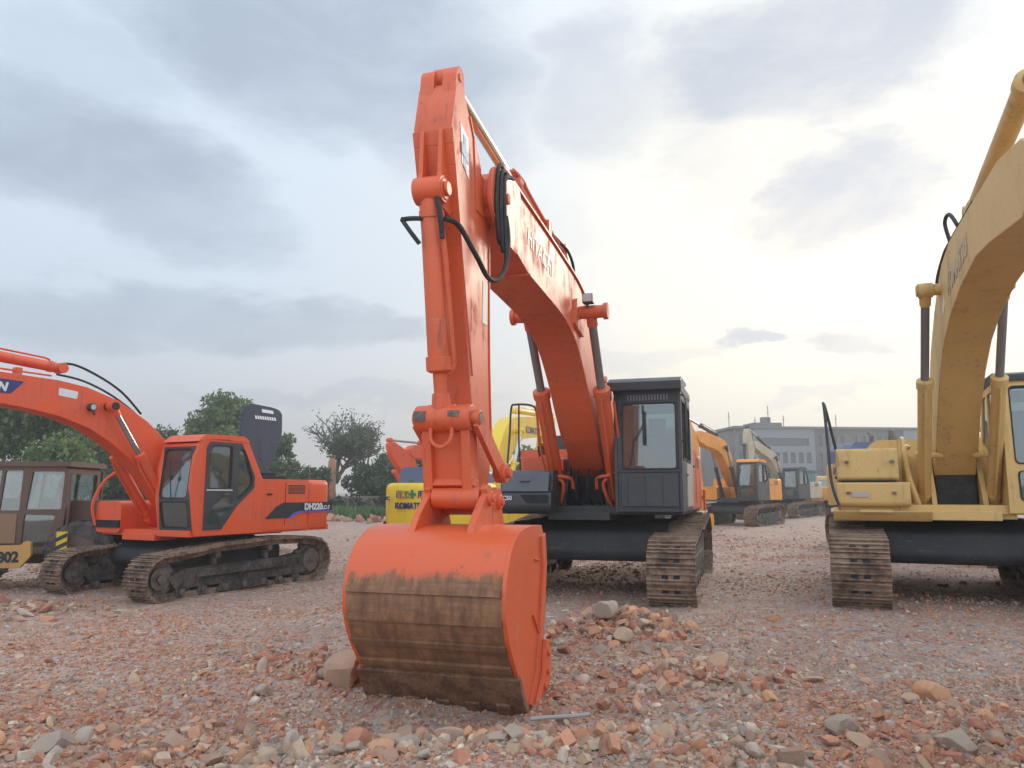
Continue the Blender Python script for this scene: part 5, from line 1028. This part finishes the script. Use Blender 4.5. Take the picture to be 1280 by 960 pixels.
s=MB(); s.box(fx-.3,fx+38.3,-.7,14.3,10.61,10.95); s.build('parapet',M['concrete'],bl,.03)
s=MB(); s.box(fx+3.8,fx+8.0,2,6,10.96,11.7); s.box(fx+5.6,fx+6.8,3,4,11.7,12.6); s.build('roof_plant_room',M['concrete'],bl,.03)
for x,h_ in ((fx+.3,3.2),(fx+6.2,4.6),(fx+8.5,2.6),(fx+4.2,2.2),(fx+16.5,2.9)):
    h_*=.7; s=MB(); s.tube([(x,2.5,10.96),(x,2.5,10.96+h_)],.05,6); s.box(x-.2,x+.2,2.47,2.53,10.9+h_*.7,10.95+h_*.7); s.build('aerial',M['dark'],bl)
m,t,b=mat('wooded_hill'); tc=t.add('ShaderNodeTexCoord').outputs['Object']; t.l.new(t.mix(t.mapr(t.noise(.06,6,.7,tc).outputs[0],.35,.65),(.05,.075,.045),(.12,.14,.09)),b.inputs['Base Color']); b.inputs['Roughness'].default_value=1
hx=np.linspace(-130,130,70); hy=np.linspace(-70,70,30); HX,HY=np.meshgrid(hx,hy); HZ=46*np.exp(-((HX-5)/34)**2-(HY/40)**2)+20*np.exp(-((HX-60)/45)**2-(HY/40)**2)+4*vnoise(HX*.06,HY*.06,4)+2.5*vnoise(HX*.2,HY*.2,5)-3
me=bpy.data.meshes.new('hill'); ii=(np.arange(29)[:,None]*70+np.arange(69)[None]).ravel()
me.from_pydata(np.stack([HX+246,HY+440,HZ],-1).reshape(-1,3).tolist(),[],np.stack([ii,ii+1,ii+71,ii+70],-1).tolist()); me.shade_smooth(); me.materials.append(m); o=bpy.data.objects.new('hill',me); COL.objects.link(o); o['kind']='structure'
cn=empty('site_cabin',(22.0,60,tz(22.0,60)),4); tag(cn,'small teal site cabin with dark red door beside the distant beige excavator','cabin')
s=MB(); s.box(-1.3,1.5,-.02,5,.1,2.9)
for k in range(13): s.box(-1.28+.215*k,-1.20+.215*k,-.06,-.021,.2,2.7)
s.build('shell',plain('teal_sheet',(.12,.22,.22),.6),cn,0,False)
s=MB(); s.box(.5,1.2,-.10,-.061,.15,2.2); s.build('door',plain('dark_red_door',(.20,.04,.04),.6),cn,.01); s=MB(); s.box(-1.45,1.65,-.15,5.1,2.9,3.05); s.build('roof',plain('cabin_roof',(.10,.11,.12),.7),cn,.02)
# ================================================================== single rocks and scraps worth naming
def rock(label,x,y,size,ci,box=False,seed=1,sink=.2,name='rock',cat='rock'):
    import bmesh
    r_=np.random.default_rng(seed); bm=bmesh.new(); bmesh.ops.create_icosphere(bm,subdivisions=3,radius=1)
    k=r_.normal(size=(9,3)); k/=np.linalg.norm(k,axis=1,keepdims=True); dd=r_.uniform(.55,.85,9)
    for v in bm.verts:
        p=np.array(v.co)
        for a,d in zip(k,dd):
            t_=p@a
            if t_>d: p=p-a*(t_-d)
        p=p*(1+.05*vnoise(p[0]*3+seed,p[1]*3+p[2]*2,seed)); v.co=Vector(p*np.array(size))
    me=bpy.data.meshes.new(name); bm.to_mesh(me); bm.free(); me.shade_smooth(); me.set_sharp_from_angle(angle=R(28))
    ca=me.color_attributes.new('Col','FLOAT_COLOR','POINT'); c=PAL[ci]; 
    for i in range(len(me.vertices)): ca.data[i].color=(*c,1)
    me.materials.append(mst); o=bpy.data.objects.new(name,me); COL.objects.link(o); o.location=(x,y,tz(x,y)+size[2]*(1-sink)*.55); o.rotation_euler=(r_.uniform(-.25,.25),r_.uniform(-.25,.25),r_.uniform(0,3)); tag(o,label,cat); return o
rock('large pinkish grey concrete lump resting against the left side of the worn bucket',-1.30,6.3,(.23,.18,.17),9,seed=3)
rock('grey boulder on top of the small heap right of the bucket',.93,7.75,(.15,.13,.13),5,seed=4,sink=-.6)
rock('angular cream block on the front of the heap right of the bucket',1.02,7.35,(.11,.09,.08),8,seed=5,sink=-.2)
rock('round grey stone in the right foreground',2.05,5.05,(.12,.1,.08),4,seed=6)
rock('rounded orange brick lump in the right foreground',3.0,5.75,(.13,.09,.09),12,seed=7)
rock('squarish grey rock close to the bottom right corner',2.6,4.75,(.12,.1,.09),5,seed=8)
rock('white broken tile lying in the left foreground',-1.85,4.35,(.12,.10,.035),11,seed=9)
rock('flat grey slab in the left foreground',-2.6,4.6,(.13,.1,.07),4,seed=10)
rock('pinkish stone below the left corner of the bucket',-.75,4.95,(.13,.08,.07),9,seed=11)
rock('long tan stone in front of the middle of the bucket',-.35,4.75,(.13,.07,.06),10,seed=12)
stk=MB(); stk.tube(spline([(0,0,0),(.14,.015,.008),(.28,.025,.012),(.40,.045,.02)],5),[.014]*16,7)
o=stk.build('stick',plain('weathered_wood',(.34,.32,.30),.8),None); o.location=(.12,5.35,tz(.3,5.35)+.09); tag(o,'weathered grey stick lying beside the right corner of the bucket','stick')

# ================================================================== thin evening haze
s=MB(); s.box(-430,430,-20,620,-3.0,60); hz=s.build('haze',bpy.data.materials.new('haze'),None,0,False); hz['kind']='stuff'
hm=hz.data.materials[0]; hm.use_nodes=True; t=NT(hm.node_tree); t.n.remove(t.n['Principled BSDF'])
pv=t.add('ShaderNodeVolumePrincipled'); pv.inputs['Color'].default_value=(.93,.94,.96,1); pv.inputs['Density'].default_value=.0024; pv.inputs['Anisotropy'].default_value=.5
t.l.new(pv.outputs[0],t.n['Material Output'].inputs['Volume'])
S.cycles.volume_bounces=0
